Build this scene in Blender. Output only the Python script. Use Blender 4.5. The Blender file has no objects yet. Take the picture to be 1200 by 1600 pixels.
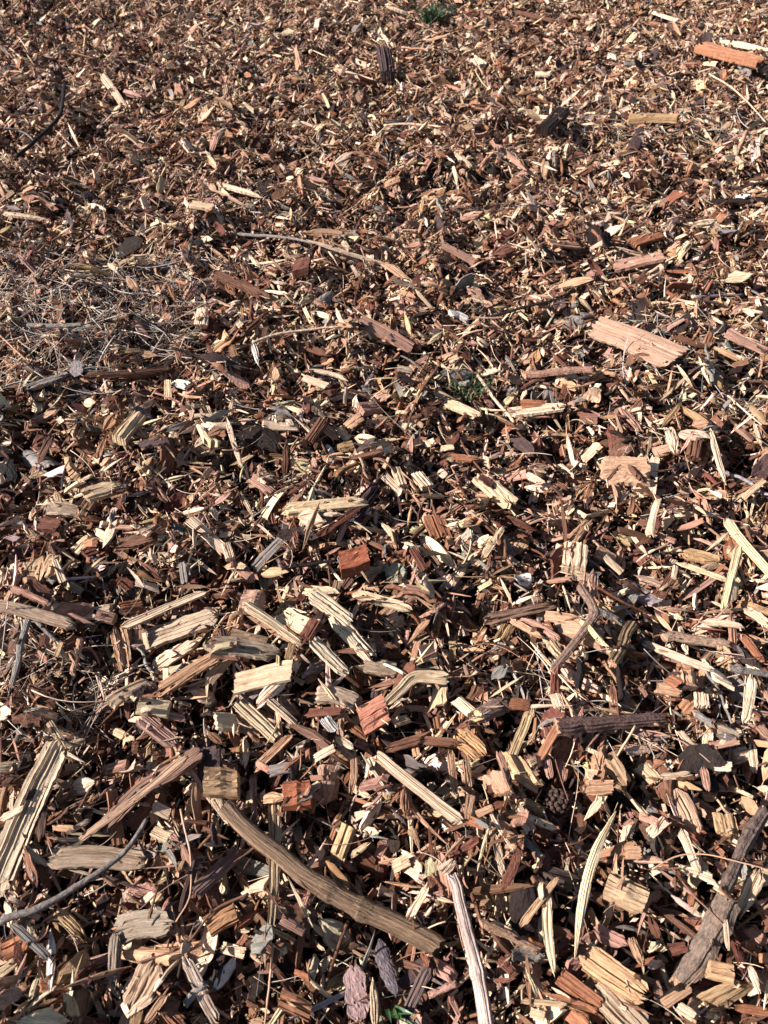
import bpy, math, random
import numpy as np
from math import radians, sin, cos, pi

# ------------------------------------------------------------------ camera, light, exposure
sc = bpy.context.scene
CAM_H, PITCH = 0.80, 47.0          # metres above the mulch, degrees below the horizon
LENS, SENS = 26.0, 34.6
cam = bpy.data.cameras.new("camera")
cam.lens = LENS; cam.sensor_fit = 'VERTICAL'; cam.sensor_height = SENS; cam.sensor_width = SENS*0.75
cam.clip_start = 0.02; cam.clip_end = 200
cam.dof.use_dof = True; cam.dof.focus_distance = 0.95; cam.dof.aperture_fstop = 14.0
camo = bpy.data.objects.new("camera", cam); sc.collection.objects.link(camo)
camo.location = (0, 0, CAM_H); camo.rotation_euler = (radians(90-PITCH), 0, 0)
sc.camera = camo

SUN_EL, SUN_AZ = 33.0, 262.0       # azimuth clockwise from +Y (view direction): light from the left, a little behind
w = bpy.data.worlds.new("World"); sc.world = w; w.use_nodes = True
nt = w.node_tree; nt.nodes.clear()
sky = nt.nodes.new('ShaderNodeTexSky'); sky.sky_type = 'NISHITA'; sky.sun_disc = False
sky.sun_elevation = radians(SUN_EL); sky.sun_rotation = radians(SUN_AZ)
bg = nt.nodes.new('ShaderNodeBackground'); bg.inputs[1].default_value = 0.05
out = nt.nodes.new('ShaderNodeOutputWorld')
nt.links.new(sky.outputs[0], bg.inputs[0]); nt.links.new(bg.outputs[0], out.inputs[0])
sun = bpy.data.lights.new("sun", 'SUN'); sun.energy = 5.0; sun.angle = radians(0.5); sun.color = (1.0, 0.965, 0.925)
suno = bpy.data.objects.new("sun", sun); sc.collection.objects.link(suno)
_s = np.array([sin(radians(SUN_AZ))*cos(radians(SUN_EL)), cos(radians(SUN_AZ))*cos(radians(SUN_EL)), sin(radians(SUN_EL))])
from mathutils import Vector
suno.rotation_euler = Vector(_s).to_track_quat('Z', 'Y').to_euler()
sc.view_settings.view_transform = 'Standard'; sc.view_settings.look = 'None'
sc.view_settings.exposure = 1.42; sc.view_settings.gamma = 1.0
sc.view_settings.use_curve_mapping = False

# ------------------------------------------------------------------ camera geometry (photograph is 1200 x 1600)
FPX = 1600.0/SENS*LENS
cp, sp = cos(radians(PITCH)), sin(radians(PITCH))
def at(x, y, z=0.0):
    """point of the plane at height z that shows at photo pixel x, y"""
    dx, dy = (x-600)/FPX, (800-y)/FPX
    d = np.array([dx, cp+dy*sp, -sp+dy*cp])
    t = (CAM_H-z)/(-d[2])
    return np.array([0, 0, CAM_H])+d*t
def project(P):
    """world points (N,3) -> photo px (N,2), depth"""
    P = np.asarray(P, float); X = P[:, 0]; Y = P[:, 1]; Z = P[:, 2]-CAM_H
    dep = Y*cp - Z*sp; up = Y*sp + Z*cp
    return np.stack([600+X/dep*FPX, 800-up/dep*FPX], 1), dep

rng = np.random.default_rng(7)
# ------------------------------------------------------------------ materials
def nodes(name):
    m = bpy.data.materials.new(name); m.use_nodes = True
    n = m.node_tree; b = n.nodes["Principled BSDF"]
    return m, n, b
def wood_material(name, su, sv, lo, hi, rough, bump, blotch=0.4, spec=0.14, trans=None):
    m, n, b = nodes(name); N = n.nodes.new; L = n.links.new
    tint = N('ShaderNodeAttribute'); tint.attribute_type = 'INSTANCER'; tint.attribute_name = 'tint'
    seed = N('ShaderNodeAttribute'); seed.attribute_type = 'INSTANCER'; seed.attribute_name = 'seed'
    fib = N('ShaderNodeAttribute'); fib.attribute_type = 'GEOMETRY'; fib.attribute_name = 'fib'
    comb = N('ShaderNodeCombineXYZ'); 
    mul = N('ShaderNodeMath'); mul.operation = 'MULTIPLY'; mul.inputs[1].default_value = 37.0; L(seed.outputs['Fac'], mul.inputs[0])
    for k in range(3): L(mul.outputs[0], comb.inputs[k])
    def noise(scale3, detail, rough_):
        vm = N('ShaderNodeVectorMath'); vm.operation = 'MULTIPLY_ADD'
        L(fib.outputs['Vector'], vm.inputs[0]); vm.inputs[1].default_value = scale3; L(comb.outputs[0], vm.inputs[2])
        t = N('ShaderNodeTexNoise'); t.inputs['Scale'].default_value = 1; t.inputs['Detail'].default_value = detail
        t.inputs['Roughness'].default_value = rough_; L(vm.outputs[0], t.inputs['Vector']); return t
    f1 = noise((su, sv, sv), 4, 0.65)
    f2 = noise((su*0.45, sv*0.3, sv*0.3), 3, 0.6)
    f3 = noise((90, 110, 110), 3, 0.6)
    r1 = N('ShaderNodeMapRange'); r1.inputs[1].default_value = 0.30; r1.inputs[2].default_value = 0.70
    r1.inputs[3].default_value = lo; r1.inputs[4].default_value = hi; L(f1.outputs[0], r1.inputs[0])
    r2 = N('ShaderNodeMapRange'); r2.inputs[1].default_value = 0.35; r2.inputs[2].default_value = 0.62
    r2.inputs[3].default_value = 0.72; r2.inputs[4].default_value = 1.12; L(f2.outputs[0], r2.inputs[0])
    mm = N('ShaderNodeMath'); mm.operation = 'MULTIPLY'; L(r1.outputs[0], mm.inputs[0]); L(r2.outputs[0], mm.inputs[1])
    sc_ = N('ShaderNodeVectorMath'); sc_.operation = 'SCALE'; L(tint.outputs['Vector'], sc_.inputs[0]); L(mm.outputs[0], sc_.inputs['Scale'])
    # weathered blotches: browner, duller
    r3 = N('ShaderNodeMapRange'); r3.inputs[1].default_value = 0.50; r3.inputs[2].default_value = 0.68
    r3.inputs[3].default_value = 0; r3.inputs[4].default_value = blotch; L(f3.outputs[0], r3.inputs[0])
    br = N('ShaderNodeVectorMath'); br.operation = 'MULTIPLY'; L(sc_.outputs[0], br.inputs[0]); br.inputs[1].default_value = (0.55, 0.40, 0.33)
    mx = N('ShaderNodeMix'); mx.data_type = 'RGBA'; L(r3.outputs[0], mx.inputs[0]); L(sc_.outputs[0], mx.inputs[6]); L(br.outputs[0], mx.inputs[7])
    L(mx.outputs[2], b.inputs['Base Color'])
    b.inputs['Roughness'].default_value = rough; b.inputs['Specular IOR Level'].default_value = spec
    bp = N('ShaderNodeBump'); bp.inputs['Strength'].default_value = 0.9; bp.inputs['Distance'].default_value = bump
    L(mm.outputs[0], bp.inputs['Height']); L(bp.outputs[0], b.inputs['Normal'])
    return m
M_WOOD = wood_material("split_wood", 26, 1250, 0.62, 1.2, 0.6, 0.0013)
M_BARK = wood_material("bark", 220, 420, 0.45, 1.25, 0.75, 0.0016, 0.5)
M_STICK = wood_material("weathered_stick", 14, 420, 0.28, 1.3, 0.7, 0.0032, 0.25)
M_STEM = wood_material("stem", 60, 500, 0.75, 1.12, 0.5, 0.0004, 0.25, 0.3)
M_LEAF = wood_material("dry_leaf", 120, 260, 0.55, 1.15, 0.6, 0.0012, 0.6, 0.25)
M_END = wood_material("end_grain", 700, 700, 0.6, 1.15, 0.8, 0.0008)
def green_material(name, col):
    m, n, b = nodes(name); t = n.nodes.new('ShaderNodeTexNoise'); t.inputs['Scale'].default_value = 260
    r = n.nodes.new('ShaderNodeValToRGB'); r.color_ramp.elements[0].position = .3; r.color_ramp.elements[1].position = .7
    r.color_ramp.elements[0].color = (*[c*.6 for c in col], 1); r.color_ramp.elements[1].color = (*[c*1.25 for c in col], 1)
    co = n.nodes.new('ShaderNodeTexCoord'); n.links.new(co.outputs['Object'], t.inputs['Vector'])
    n.links.new(t.outputs[0], r.inputs[0]); n.links.new(r.outputs[0], b.inputs['Base Color'])
    b.inputs['Roughness'].default_value = .45
    return m
M_GRASS = green_material("grass", (0.028, 0.062, 0.018))
def soil_material():
    m, n, b = nodes("dark_soil"); co = n.nodes.new('ShaderNodeTexCoord')
    a = n.nodes.new('ShaderNodeTexNoise'); a.inputs['Scale'].default_value = 160; a.inputs['Detail'].default_value = 8; a.inputs['Roughness'].default_value = .75
    v = n.nodes.new('ShaderNodeTexVoronoi'); v.inputs['Scale'].default_value = 190
    n.links.new(co.outputs['Object'], a.inputs['Vector']); n.links.new(co.outputs['Object'], v.inputs['Vector'])
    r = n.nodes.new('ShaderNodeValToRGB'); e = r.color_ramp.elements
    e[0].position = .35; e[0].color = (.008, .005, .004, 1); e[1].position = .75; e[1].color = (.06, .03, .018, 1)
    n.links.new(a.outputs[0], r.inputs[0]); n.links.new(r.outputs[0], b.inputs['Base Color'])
    bp = n.nodes.new('ShaderNodeBump'); bp.inputs['Distance'].default_value = .01; n.links.new(v.outputs['Distance'], bp.inputs['Height'])
    n.links.new(bp.outputs[0], b.inputs['Normal']); b.inputs['Roughness'].default_value = .9
    return m
M_SOIL = soil_material()

# ------------------------------------------------------------------ height field of the mulch bed
X0, X1, Y0, Y1, CELL = -2.6, 2.6, -0.15, 4.3, 0.0035
NX, NY = int((X1-X0)/CELL), int((Y1-Y0)/CELL)
def vnoise(x, y, s, seed):
    """smooth value noise, vectorised"""
    r = np.random.default_rng(seed); g = r.random((128, 128))
    fx, fy = x/s+50.3, y/s+50.7
    ix, iy = np.floor(fx).astype(int), np.floor(fy).astype(int); tx, ty = fx-ix, fy-iy
    tx = tx*tx*(3-2*tx); ty = ty*ty*(3-2*ty)
    q = lambda a, b: g[a % 128, b % 128]
    return (q(ix, iy)*(1-tx)+q(ix+1, iy)*tx)*(1-ty)+(q(ix, iy+1)*(1-tx)+q(ix+1, iy+1)*tx)*ty-0.5
def base_height(x, y):
    return 0.035*vnoise(x, y, .55, 1)+0.022*vnoise(x, y, .19, 2)+0.022*vnoise(x, y, .08, 3)+.018*vnoise(x, y, .035, 4)-0.035
gx = X0+(np.arange(NX)+.5)*CELL; gy = Y0+(np.arange(NY)+.5)*CELL
GX, GY = np.meshgrid(gx, gy, indexing='ij')
H = base_height(GX, GY)
def cell(x, y):
    return (np.clip(((x-X0)/CELL).astype(int), 0, NX-1), np.clip(((y-Y0)/CELL).astype(int), 0, NY-1))

# the ground: one sheet to the horizon, following the same undulation near the camera
def ground():
    ax = np.concatenate([[-80, -30, -10, -4], np.linspace(-2.7, 2.7, 120), [4, 10, 30, 80]])
    ay = np.concatenate([[-80, -30, -8, -2, -.6], np.linspace(-.2, 4.4, 110), [6, 10, 30, 80]])
    A, B = np.meshgrid(ax, ay, indexing='ij'); near = (abs(A) < 2.75) & (B > -.3) & (B < 4.5)
    Z = np.where(near, base_height(A, B)-.006, -.03)
    n, m_ = len(ax), len(ay); V = np.stack([A.ravel(), B.ravel(), Z.ravel()], 1)
    i, j = np.meshgrid(np.arange(n-1), np.arange(m_-1), indexing='ij'); k = (i*m_+j).ravel()
    F = np.stack([k, k+m_, k+m_+1, k+1], 1)
    me = bpy.data.meshes.new("ground"); me.from_pydata(V.tolist(), [], F.tolist())
    for p in me.polygons: p.use_smooth = True
    me.materials.append(M_SOIL); o = bpy.data.objects.new("ground", me); sc.collection.objects.link(o)
    o["kind"] = "structure"
ground()

# ------------------------------------------------------------------ shapes in fibre coordinates (s along, v across, h up)
def grid_piece(r, L, W, T, nx, ny, rag=.12, taper=0., point=0., slant=0., ridge=.3, cracks=2, arc=0., wob=.06, bevel=.15, edge=.05):
    """a piece of split wood: parallel fibre ridges, cracks, ragged or slanted ends. returns V (s,v,h), faces"""
    vj = np.linspace(-.5, .5, ny+1)+np.r_[0, r.normal(0, .30/ny, ny-1), 0]; vj = np.sort(vj)
    cr = sorted(r.choice(np.arange(1, ny), size=min(cracks, ny-1), replace=False)) if cracks else []
    strand = np.zeros(ny+1, int)
    for c in cr: strand[c:] += 1
    ns = strand.max()+1
    g0, g1 = r.uniform(-1, 1, ns), r.uniform(-1, 1, ns)
    e0 = rag*W*(g0[strand]*.9+r.normal(0, .35, ny+1)); e1 = rag*W*(g1[strand]*.9+r.normal(0, .35, ny+1))
    x0 = -L/2+np.abs(e0)+slant*W*vj; x1 = L/2-np.abs(e1)+slant*W*vj*r.uniform(.4, 1.4)
    rj = (r.normal(0, ridge*.13, ny+1)+ridge*.16*np.interp(np.arange(ny+1), np.linspace(0, ny, 4), r.normal(0, 1, 4)))*T
    for c in cr: rj[c] -= min(T*r.uniform(.1, .45), .0022)
    prof = 1-.35*np.abs(2*vj)**3
    u = np.linspace(0, 1, nx+1)
    wn = 1+wob*np.cumsum(r.normal(0, 1, nx+1))/math.sqrt(nx+1)
    tp = np.ones(nx+1)
    if taper: tp = 1-taper*u
    if point: tp = tp*np.clip(np.minimum((u+.02)/point, (1.02-u)/point), .04, 1)**.7
    cen = wob*W*.8*np.cumsum(r.normal(0, 1, nx+1))/math.sqrt(nx+1)
    S = x0[None]+(x1-x0)[None]*u[:, None]
    Vv = vj[None]*W*(wn*tp)[:, None]+cen[:, None]
    Vv[:, 0] += r.normal(0, edge*W, nx+1)*.5; Vv[:, -1] += r.normal(0, edge*W, nx+1)*.5
    th = np.minimum(1, tp*1.4+.1)
    def soft(n, k):
        return np.interp(np.linspace(0, 1, n), np.linspace(0, 1, k), r.normal(0, 1, k))
    kk = max(2, min(nx+1, 5))
    tn = 1+.10*soft(nx+1, kk)[:, None]+.07*np.stack([soft(nx+1, kk) for _ in range(ny+1)], 1)
    Ht = T/2*prof[None]*th[:, None]*tn+rj[None]*(.8+.3*np.stack([soft(nx+1, kk) for _ in range(ny+1)], 1)).clip(.1, 1.6)
    Hb = -T/2*(1-.5*np.abs(2*vj)**3)[None]*th[:, None]*(1+.1*r.normal(0, 1, (nx+1, ny+1)))+.5*r.normal(0, ridge*.2, ny+1)[None]*T
    Ht = np.maximum(Ht, Hb+.12*T)
    a = arc*((Vv/W*2)**2)*W*.25
    Ht = Ht-a; Hb = Hb-a
    Sb = S+bevel*T*np.where(u < .5, 1, -1)[:, None]*np.where((u == 0) | (u == 1), 1, 0)[:, None]*r.uniform(-1.5, 1.5)
    V = np.concatenate([np.stack([S, Vv, Ht], -1).reshape(-1, 3), np.stack([Sb, Vv, Hb], -1).reshape(-1, 3)])
    n1 = (nx+1)*(ny+1); idx = lambda i, j, k=0: k*n1+i*(ny+1)+j
    F = []
    for i in range(nx):
        for j in range(ny):
            F.append((idx(i, j), idx(i+1, j), idx(i+1, j+1), idx(i, j+1)))
            F.append((idx(i, j, 1), idx(i, j+1, 1), idx(i+1, j+1, 1), idx(i+1, j, 1)))
        F.append((idx(i, 0), idx(i, 0, 1), idx(i+1, 0, 1), idx(i+1, 0)))
        F.append((idx(i, ny), idx(i+1, ny), idx(i+1, ny, 1), idx(i, ny, 1)))
    for j in range(ny):
        F.append((idx(0, j), idx(0, j+1), idx(0, j+1, 1), idx(0, j, 1)))
        F.append((idx(nx, j), idx(nx, j, 1), idx(nx, j+1, 1), idx(nx, j+1)))
    return V, F
def plate_piece(r, L, W, T, nx, ny, arc=.5, lob=.16, curl=0.):
    """bark flake or leaf: thin curved plate with an irregular rounded outline"""
    u = np.linspace(-1, 1, nx+1); v = np.linspace(-1, 1, ny+1)
    ph = r.uniform(0, 6.28, 6)
    q = np.clip(1-np.abs(u)**r.uniform(2.2, 5), .12, 1)**.6
    up = q*(1+lob*np.sin(3.1*u+ph[0])+lob*.8*np.sin(7.3*u+ph[1])+lob*.5*r.normal(0, 1, nx+1))
    dn = q*(1+lob*np.sin(2.7*u+ph[2])+lob*.8*np.sin(8.1*u+ph[3])+lob*.5*r.normal(0, 1, nx+1))
    U, Vg = np.meshgrid(u, v, indexing='ij')
    Y = np.where(Vg > 0, Vg*up[:, None], Vg*dn[:, None])*W/2
    X = U*L/2*(1+.08*np.sin(4*Vg+ph[4]))+.03*L*r.normal(0, 1, Vg.shape)*(np.abs(U) > .9)
    Z = -arc*(Y/(W/2))**2*W*.22+.05*W*np.sin(3*U+ph[5])+curl*U*U*W*.3+.12*T*r.normal(0, 1, U.shape)
    V = np.concatenate([np.stack([X, Y, Z+T/2], -1).reshape(-1, 3), np.stack([X, Y, Z-T/2], -1).reshape(-1, 3)])
    n1 = (nx+1)*(ny+1); idx = lambda i, j, k=0: k*n1+i*(ny+1)+j; F = []
    for i in range(nx):
        for j in range(ny):
            F.append((idx(i, j), idx(i+1, j), idx(i+1, j+1), idx(i, j+1)))
            F.append((idx(i, j, 1), idx(i, j+1, 1), idx(i+1, j+1, 1), idx(i+1, j, 1)))
        F.append((idx(i, 0), idx(i, 0, 1), idx(i+1, 0, 1), idx(i+1, 0)))
        F.append((idx(i, ny), idx(i+1, ny), idx(i+1, ny, 1), idx(i, ny, 1)))
    for j in range(ny):
        F.append((idx(0, j), idx(0, j+1), idx(0, j+1, 1), idx(0, j, 1)))
        F.append((idx(nx, j), idx(nx, j, 1), idx(nx, j+1, 1), idx(nx, j+1)))
    return V, F
def tube_piece(r, L, D, ns, nr, taper=.3, rough=.08, knots=0, wob=.0, flat=1., caps=True):
    s = np.linspace(-L/2, L/2, ns+1); a = np.arange(nr)/nr*2*pi
    base = 1+rough*r.normal(0, 1, nr)
    R = D/2*(1-taper*(s/L+.5))[:, None]*base[None]*(1+rough*(.5 if nr < 20 else .14)*r.normal(0, 1, (ns+1, nr)))
    for _ in range(knots):
        k = r.uniform(-.42, .42)*L; R *= 1+.38*np.exp(-((s-k)/(D*.35))**2)[:, None]*(1+.5*np.cos(a-r.uniform(0, 6.28)))[None]*.6
    cv = wob*D*np.cumsum(r.normal(0, 1, ns+1))/math.sqrt(ns+1); ch = wob*D*np.cumsum(r.normal(0, 1, ns+1))/math.sqrt(ns+1)
    sj = np.zeros((ns+1, nr)); sj[0] = r.normal(0, .1*D, nr); sj[-1] = r.normal(0, .1*D, nr)+.25*D*np.cos(a+1)
    V = np.stack([s[:, None]+sj, R*np.cos(a)[None]+cv[:, None], R*np.sin(a)[None]*flat+ch[:, None]], -1).reshape(-1, 3)
    F = [(i*nr+j, i*nr+(j+1) % nr, (i+1)*nr+(j+1) % nr, (i+1)*nr+j) for i in range(ns) for j in range(nr)]
    ends = [[j for j in range(nr)][::-1], [ns*nr+j for j in range(nr)]]
    if caps: F += [tuple(e) for e in ends]
    return V, F, ends
def make_mesh(name, V, F, fib, mat, smooth=False):
    me = bpy.data.meshes.new(name); me.from_pydata(np.asarray(V).tolist(), [], [tuple(f) for f in F])
    at_ = me.attributes.new('fib', 'FLOAT_VECTOR', 'POINT'); at_.data.foreach_set('vector', np.asarray(fib, np.float32).ravel())
    if smooth: me.polygons.foreach_set('use_smooth', [True]*len(me.polygons))
    me.materials.append(mat); me.update(); return me
def bend(V, c, tw=0.):
    V = V.copy(); L = np.abs(V[:, 0]).max()+1e-9; a = tw*V[:, 0]/L
    y = V[:, 1]*np.cos(a)-V[:, 2]*np.sin(a); z = V[:, 1]*np.sin(a)+V[:, 2]*np.cos(a)
    V[:, 1] = y; V[:, 2] = z-c*(V[:, 0]/L)**2*L
    return V

# ------------------------------------------------------------------ kinds of loose piece and their shared meshes
KINDS = ['wood_chip', 'wood_splinter', 'bark_flake', 'twig', 'dry_straw', 'dry_leaf', 'wood_crumb']
PROTO = {}
def build_protos():
    r = np.random.default_rng(11); P = {k: [] for k in KINDS}
    def add(kind, V, F, mat, size, smooth=False):
        me = make_mesh(kind, V, F, V, mat, smooth); P[kind].append((me, size))
    for k in range(40):
        L = r.uniform(.015, .034); W = min(L*r.uniform(.18, .68), .0165); T = W*r.uniform(.14, .42)
        sl = r.uniform(-.6, .6) if r.random() < .6 else 0
        V, F = grid_piece(r, L, W, T, 4, 7, rag=r.uniform(.08, .4), taper=r.uniform(0, .35), point=(r.uniform(.2, .5) if r.random() < .3 else 0), slant=sl, ridge=r.uniform(.1, .8), cracks=int(r.integers(0, 3)), wob=.09, bevel=.6)
        add('wood_chip', bend(V, r.uniform(-.08, .12), r.uniform(-.3, .3)), F, M_WOOD, (L, W, T))
    for k in range(14):                                            # torn, many-fibred pieces
        L = r.uniform(.026, .048); W = L*r.uniform(.16, .34); T = W*r.uniform(.2, .45)
        V, F = grid_piece(r, L, W, T, 7, 9, rag=r.uniform(.5, 1.1), taper=r.uniform(0, .5), point=r.uniform(0, .25), ridge=r.uniform(.4, .9), cracks=4, wob=.12, bevel=.9, edge=.06)
        add('wood_chip', bend(V, r.uniform(-.12, .18), r.uniform(-.6, .6)), F, M_WOOD, (L, W, T))
    for k in range(8):                                             # thin curled shavings
        L = r.uniform(.018, .036); W = L*r.uniform(.2, .5); T = r.uniform(.0009, .0018)
        V, F = grid_piece(r, L, W, T, 7, 6, rag=r.uniform(.2, .6), taper=r.uniform(0, .5), ridge=.3, cracks=1, wob=.1, arc=r.uniform(-.6, .6), edge=.05)
        add('wood_chip', bend(V, r.uniform(.2, .55)*r.choice([-1, 1]), r.uniform(-.8, .8)), F, M_WOOD, (L, W, max(T, .003)))
    for k in range(18):
        L = r.uniform(.018, .052); W = L*r.uniform(.045, .14); T = W*r.uniform(.4, .9)
        V, F = grid_piece(r, L, W, T, 5, 3, rag=.8, taper=r.uniform(0, .5), point=r.uniform(.25, .6), ridge=.5, cracks=1, wob=.16)
        add('wood_splinter', bend(V, r.uniform(-.12, .16), r.uniform(-.9, .9)), F, M_WOOD, (L, W, T))
    for k in range(14):
        L = r.uniform(.018, .034); W = L*r.uniform(.35, .8); T = r.uniform(.0012, .003)
        V, F = plate_piece(r, L, W, T, 6, 4, arc=r.uniform(-.3, 1.2), lob=.15)
        add('bark_flake', bend(V, r.uniform(-.15, .2), r.uniform(-.3, .3)), F, M_BARK, (L, W, T))
    for k in range(12):
        L = r.uniform(.035, .075); D = r.uniform(.0018, .0042)
        V, F, _ = tube_piece(r, L, D, 8, 6, taper=r.uniform(.1, .5), rough=.08, knots=int(r.integers(0, 3)), wob=r.uniform(.3, 1.3))
        add('twig', bend(V, r.uniform(-.1, .14)), F, M_BARK, (L, D*1.2, D), True)
    for k in range(14):
        L = r.uniform(.04, .085); D = r.uniform(.0006, .0013)
        V, F, _ = tube_piece(r, L, D, 9, 4, taper=r.uniform(.2, .7), rough=.05, wob=0)
        V = V.copy(); q = V[:, 0]/(L/2); V[:, 1] += L*(r.uniform(-.16, .16)*q*q+r.uniform(-.05, .05)*q**3); V = bend(V, r.uniform(-.15, .2))
        add('dry_straw', V, F, M_STEM, (L, .003, D), True)
    for k in range(8):
        L = r.uniform(.02, .04); W = L*r.uniform(.3, .6)
        V, F = plate_piece(r, L, W, .0005, 8, 5, arc=r.uniform(.6, 2.0), lob=.08, curl=r.uniform(-.6, .6))
        add('dry_leaf', bend(V, r.uniform(-.3, .3), r.uniform(-.8, .8)), F, M_LEAF, (L, W, .003), True)
    for k in range(12):
        L = r.uniform(.006, .013); W = L*r.uniform(.2, .7); T = W*r.uniform(.3, .7)
        V, F = grid_piece(r, L, W, T, 2, 3, rag=.5, taper=r.uniform(0, .6), point=(.4 if r.random() < .5 else 0), ridge=.7, cracks=1, wob=.15)
        add('wood_crumb', V, F, M_WOOD, (L, W, T))
    return P
PROTO = build_protos()

# colours of the wood itself (linear albedo) with everyday names
PAL = {
 'cream': (.62, .445, .31), 'straw': (.53, .375, .235), 'tan': (.39, .225, .138), 'pinkish': (.38, .208, .15), 'russet': (.26, .122, .068), 'brown': (.135, .061, .037),
 'dark brown': (.024, .014, .011), 'orange': (.26, .105, .055), 'rusty': (.135, .05, .033), 'grey': (.22, .187, .165), 'purplish': (.06, .036, .034),
 'blackish': (.014, .011, .010), 'pale grey': (.40, .355, .315), 'white': (.58, .52, .46), 'ochre': (.31, .185, .095)}
PN = list(PAL); PV = np.array([PAL[k] for k in PN])
MIX = {
 'wood_chip':     {'cream': .23, 'straw': .06, 'tan': .22, 'pinkish': .07, 'russet': .12, 'brown': .17, 'orange': .025, 'rusty': .04, 'grey': .03, 'purplish': .03, 'ochre': .02},
 'wood_splinter': {'cream': .27, 'straw': .08, 'tan': .22, 'pinkish': .07, 'russet': .10, 'brown': .20, 'orange': .02, 'grey': .06, 'purplish': .02},
 'bark_flake':    {'dark brown': .36, 'brown': .30, 'rusty': .10, 'purplish': .12, 'grey': .06, 'pinkish': .06},
 'twig':          {'dark brown': .28, 'brown': .34, 'grey': .18, 'tan': .20},
 'dry_straw':     {'cream': .30, 'straw': .16, 'grey': .22, 'tan': .22, 'brown': .10},
 'dry_leaf':      {'grey': .35, 'cream': .25, 'tan': .25, 'purplish': .15},
 'wood_crumb':    {'cream': .18, 'tan': .16, 'russet': .10, 'brown': .26, 'dark brown': .28, 'orange': .02, 'rusty': .06}}

# ------------------------------------------------------------------ letting pieces fall and settle on the height field
SU, SV = np.meshgrid(np.linspace(-.46, .46, 7), np.linspace(-.4, .4, 3), indexing='ij'); SU = SU.ravel(); SV = SV.ravel()
def settle(x, y, yaw, L, W, T, rr, jit=.22, sink=.35, smax=.75):
    cy, sy = np.cos(yaw)[:, None], np.sin(yaw)[:, None]
    U = L[:, None]*SU[None]; V = W[:, None]*SV[None]
    ix, iy = cell(x[:, None]+U*cy-V*sy, y[:, None]+U*sy+V*cy)
    h = H[ix, iy]; mu = h.mean(1)
    a = (h*U).sum(1)/(U*U).sum(1); b = (h*V).sum(1)/np.maximum((V*V).sum(1), 1e-12)
    n = len(x)
    a = np.clip(a*.9+rr.normal(0, jit, n), -smax, smax); b = np.clip(b*.7, -smax, smax)+rr.normal(0, jit*1.5, n)
    pl = a[:, None]*U+b[:, None]*V
    z = mu+sink*(h-mu[:, None]-pl).max(1)+T*.35
    np.maximum.at(H, (ix, iy), z[:, None]+pl+T[:, None]*.4)
    return z, a, b
def euler(yaw, a, b):
    """XYZ euler of the frame with x axis rising a, y axis rising b, heading yaw"""
    return np.stack([np.arctan(b), -np.arctan(a), yaw], 1)

REC = {k: [] for k in KINDS}
def strew(counts, region, rr, batch=3500, jit=.22, late=False, mixes=None, scale=1., sink=.35):
    """counts: kind -> pieces per square metre of region(x0,x1,y0,y1); mixes kinds in random order"""
    x0, x1, y0, y1 = region; A = (x1-x0)*(y1-y0)
    K = np.concatenate([np.full(int(c*A), KINDS.index(k)) for k, c in counts.items()]); rr.shuffle(K)
    for s in range(0, len(K), batch):
        kk = K[s:s+batch]; prog = s/len(K)
        for ki in np.unique(kk):
            kind = KINDS[ki]; n = int((kk == ki).sum())
            x = rr.uniform(x0, x1, n); y = rr.uniform(y0, y1, n)
            keep = np.abs(x) < .62+.52*np.maximum(y, 0)       # only where the mulch bed can be seen, with a margin
            x, y = x[keep], y[keep]; n = len(x)
            if n == 0: continue
            pi_ = rr.integers(0, len(PROTO[kind]), n); size = np.array([p[1] for p in PROTO[kind]])[pi_]
            sg = {'wood_crumb': .3, 'dry_straw': .25, 'twig': .35, 'dry_leaf': .2}.get(kind, .36)
            sc_ = np.exp(rr.normal(-.12, sg, n))*scale
            sc_ = np.clip(sc_, .35, 1.75)
            S3 = np.stack([sc_*np.exp(rr.normal(0, .15, n)), sc_*np.exp(rr.normal(0, .15, n)), sc_*np.exp(rr.normal(0, .12, n))], 1)
            yaw = rr.uniform(0, 2*pi, n)
            D = size*S3
            z, a, b = settle(x, y, yaw, D[:, 0], D[:, 1], D[:, 2], rr, jit=jit*(1.3 if kind in ('wood_crumb', 'wood_chip', 'bark_flake') else .8), sink=sink)
            mix = (mixes or {}).get(kind, MIX[kind]); nm = list(mix); pr = np.array([mix[q] for q in nm]); pr = pr/pr.sum()
            ci = np.array([PN.index(q) for q in nm])[rr.choice(len(nm), n, p=pr)]
            tint = PV[ci]*np.exp(rr.normal(0, .16, (n, 1)))*np.exp(rr.normal(0, .05, (n, 3)))
            e = euler(yaw, a, b)
            # a share of pieces stand on edge
            on_edge = (rr.random(n) < (.16 if kind in ('wood_chip', 'bark_flake') else .0))
            e[:, 0] += np.where(on_edge, rr.uniform(.6, 1.3, n)*rr.choice([-1, 1], n), 0)
            REC[kind].append(dict(P=np.stack([x, y, z], 1), E=e, S=S3, pi=pi_, ci=ci, tint=np.clip(tint, 0, .85), seed=rr.random(n), D=D, a=a, b=b))
R_ALL = (X0+.05, X1-.05, Y0+.02, Y1-.05)
GAP_SHADE = {k: ({'brown': .22, 'dark brown': .5, 'rusty': .05, 'tan': .05, 'blackish': .18}) for k in ('wood_chip', 'wood_splinter', 'wood_crumb', 'bark_flake')}
strew(dict(wood_chip=3400, wood_splinter=3000, bark_flake=1200, twig=200, wood_crumb=6000), R_ALL, rng, mixes=GAP_SHADE, jit=.3)     # shade put into the colour of the lower mulch, so gaps look deeper
strew(dict(wood_chip=4600, wood_splinter=3600, bark_flake=1100, twig=300, dry_straw=250, wood_crumb=4500), R_ALL, rng, jit=.38, sink=.75)
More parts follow.
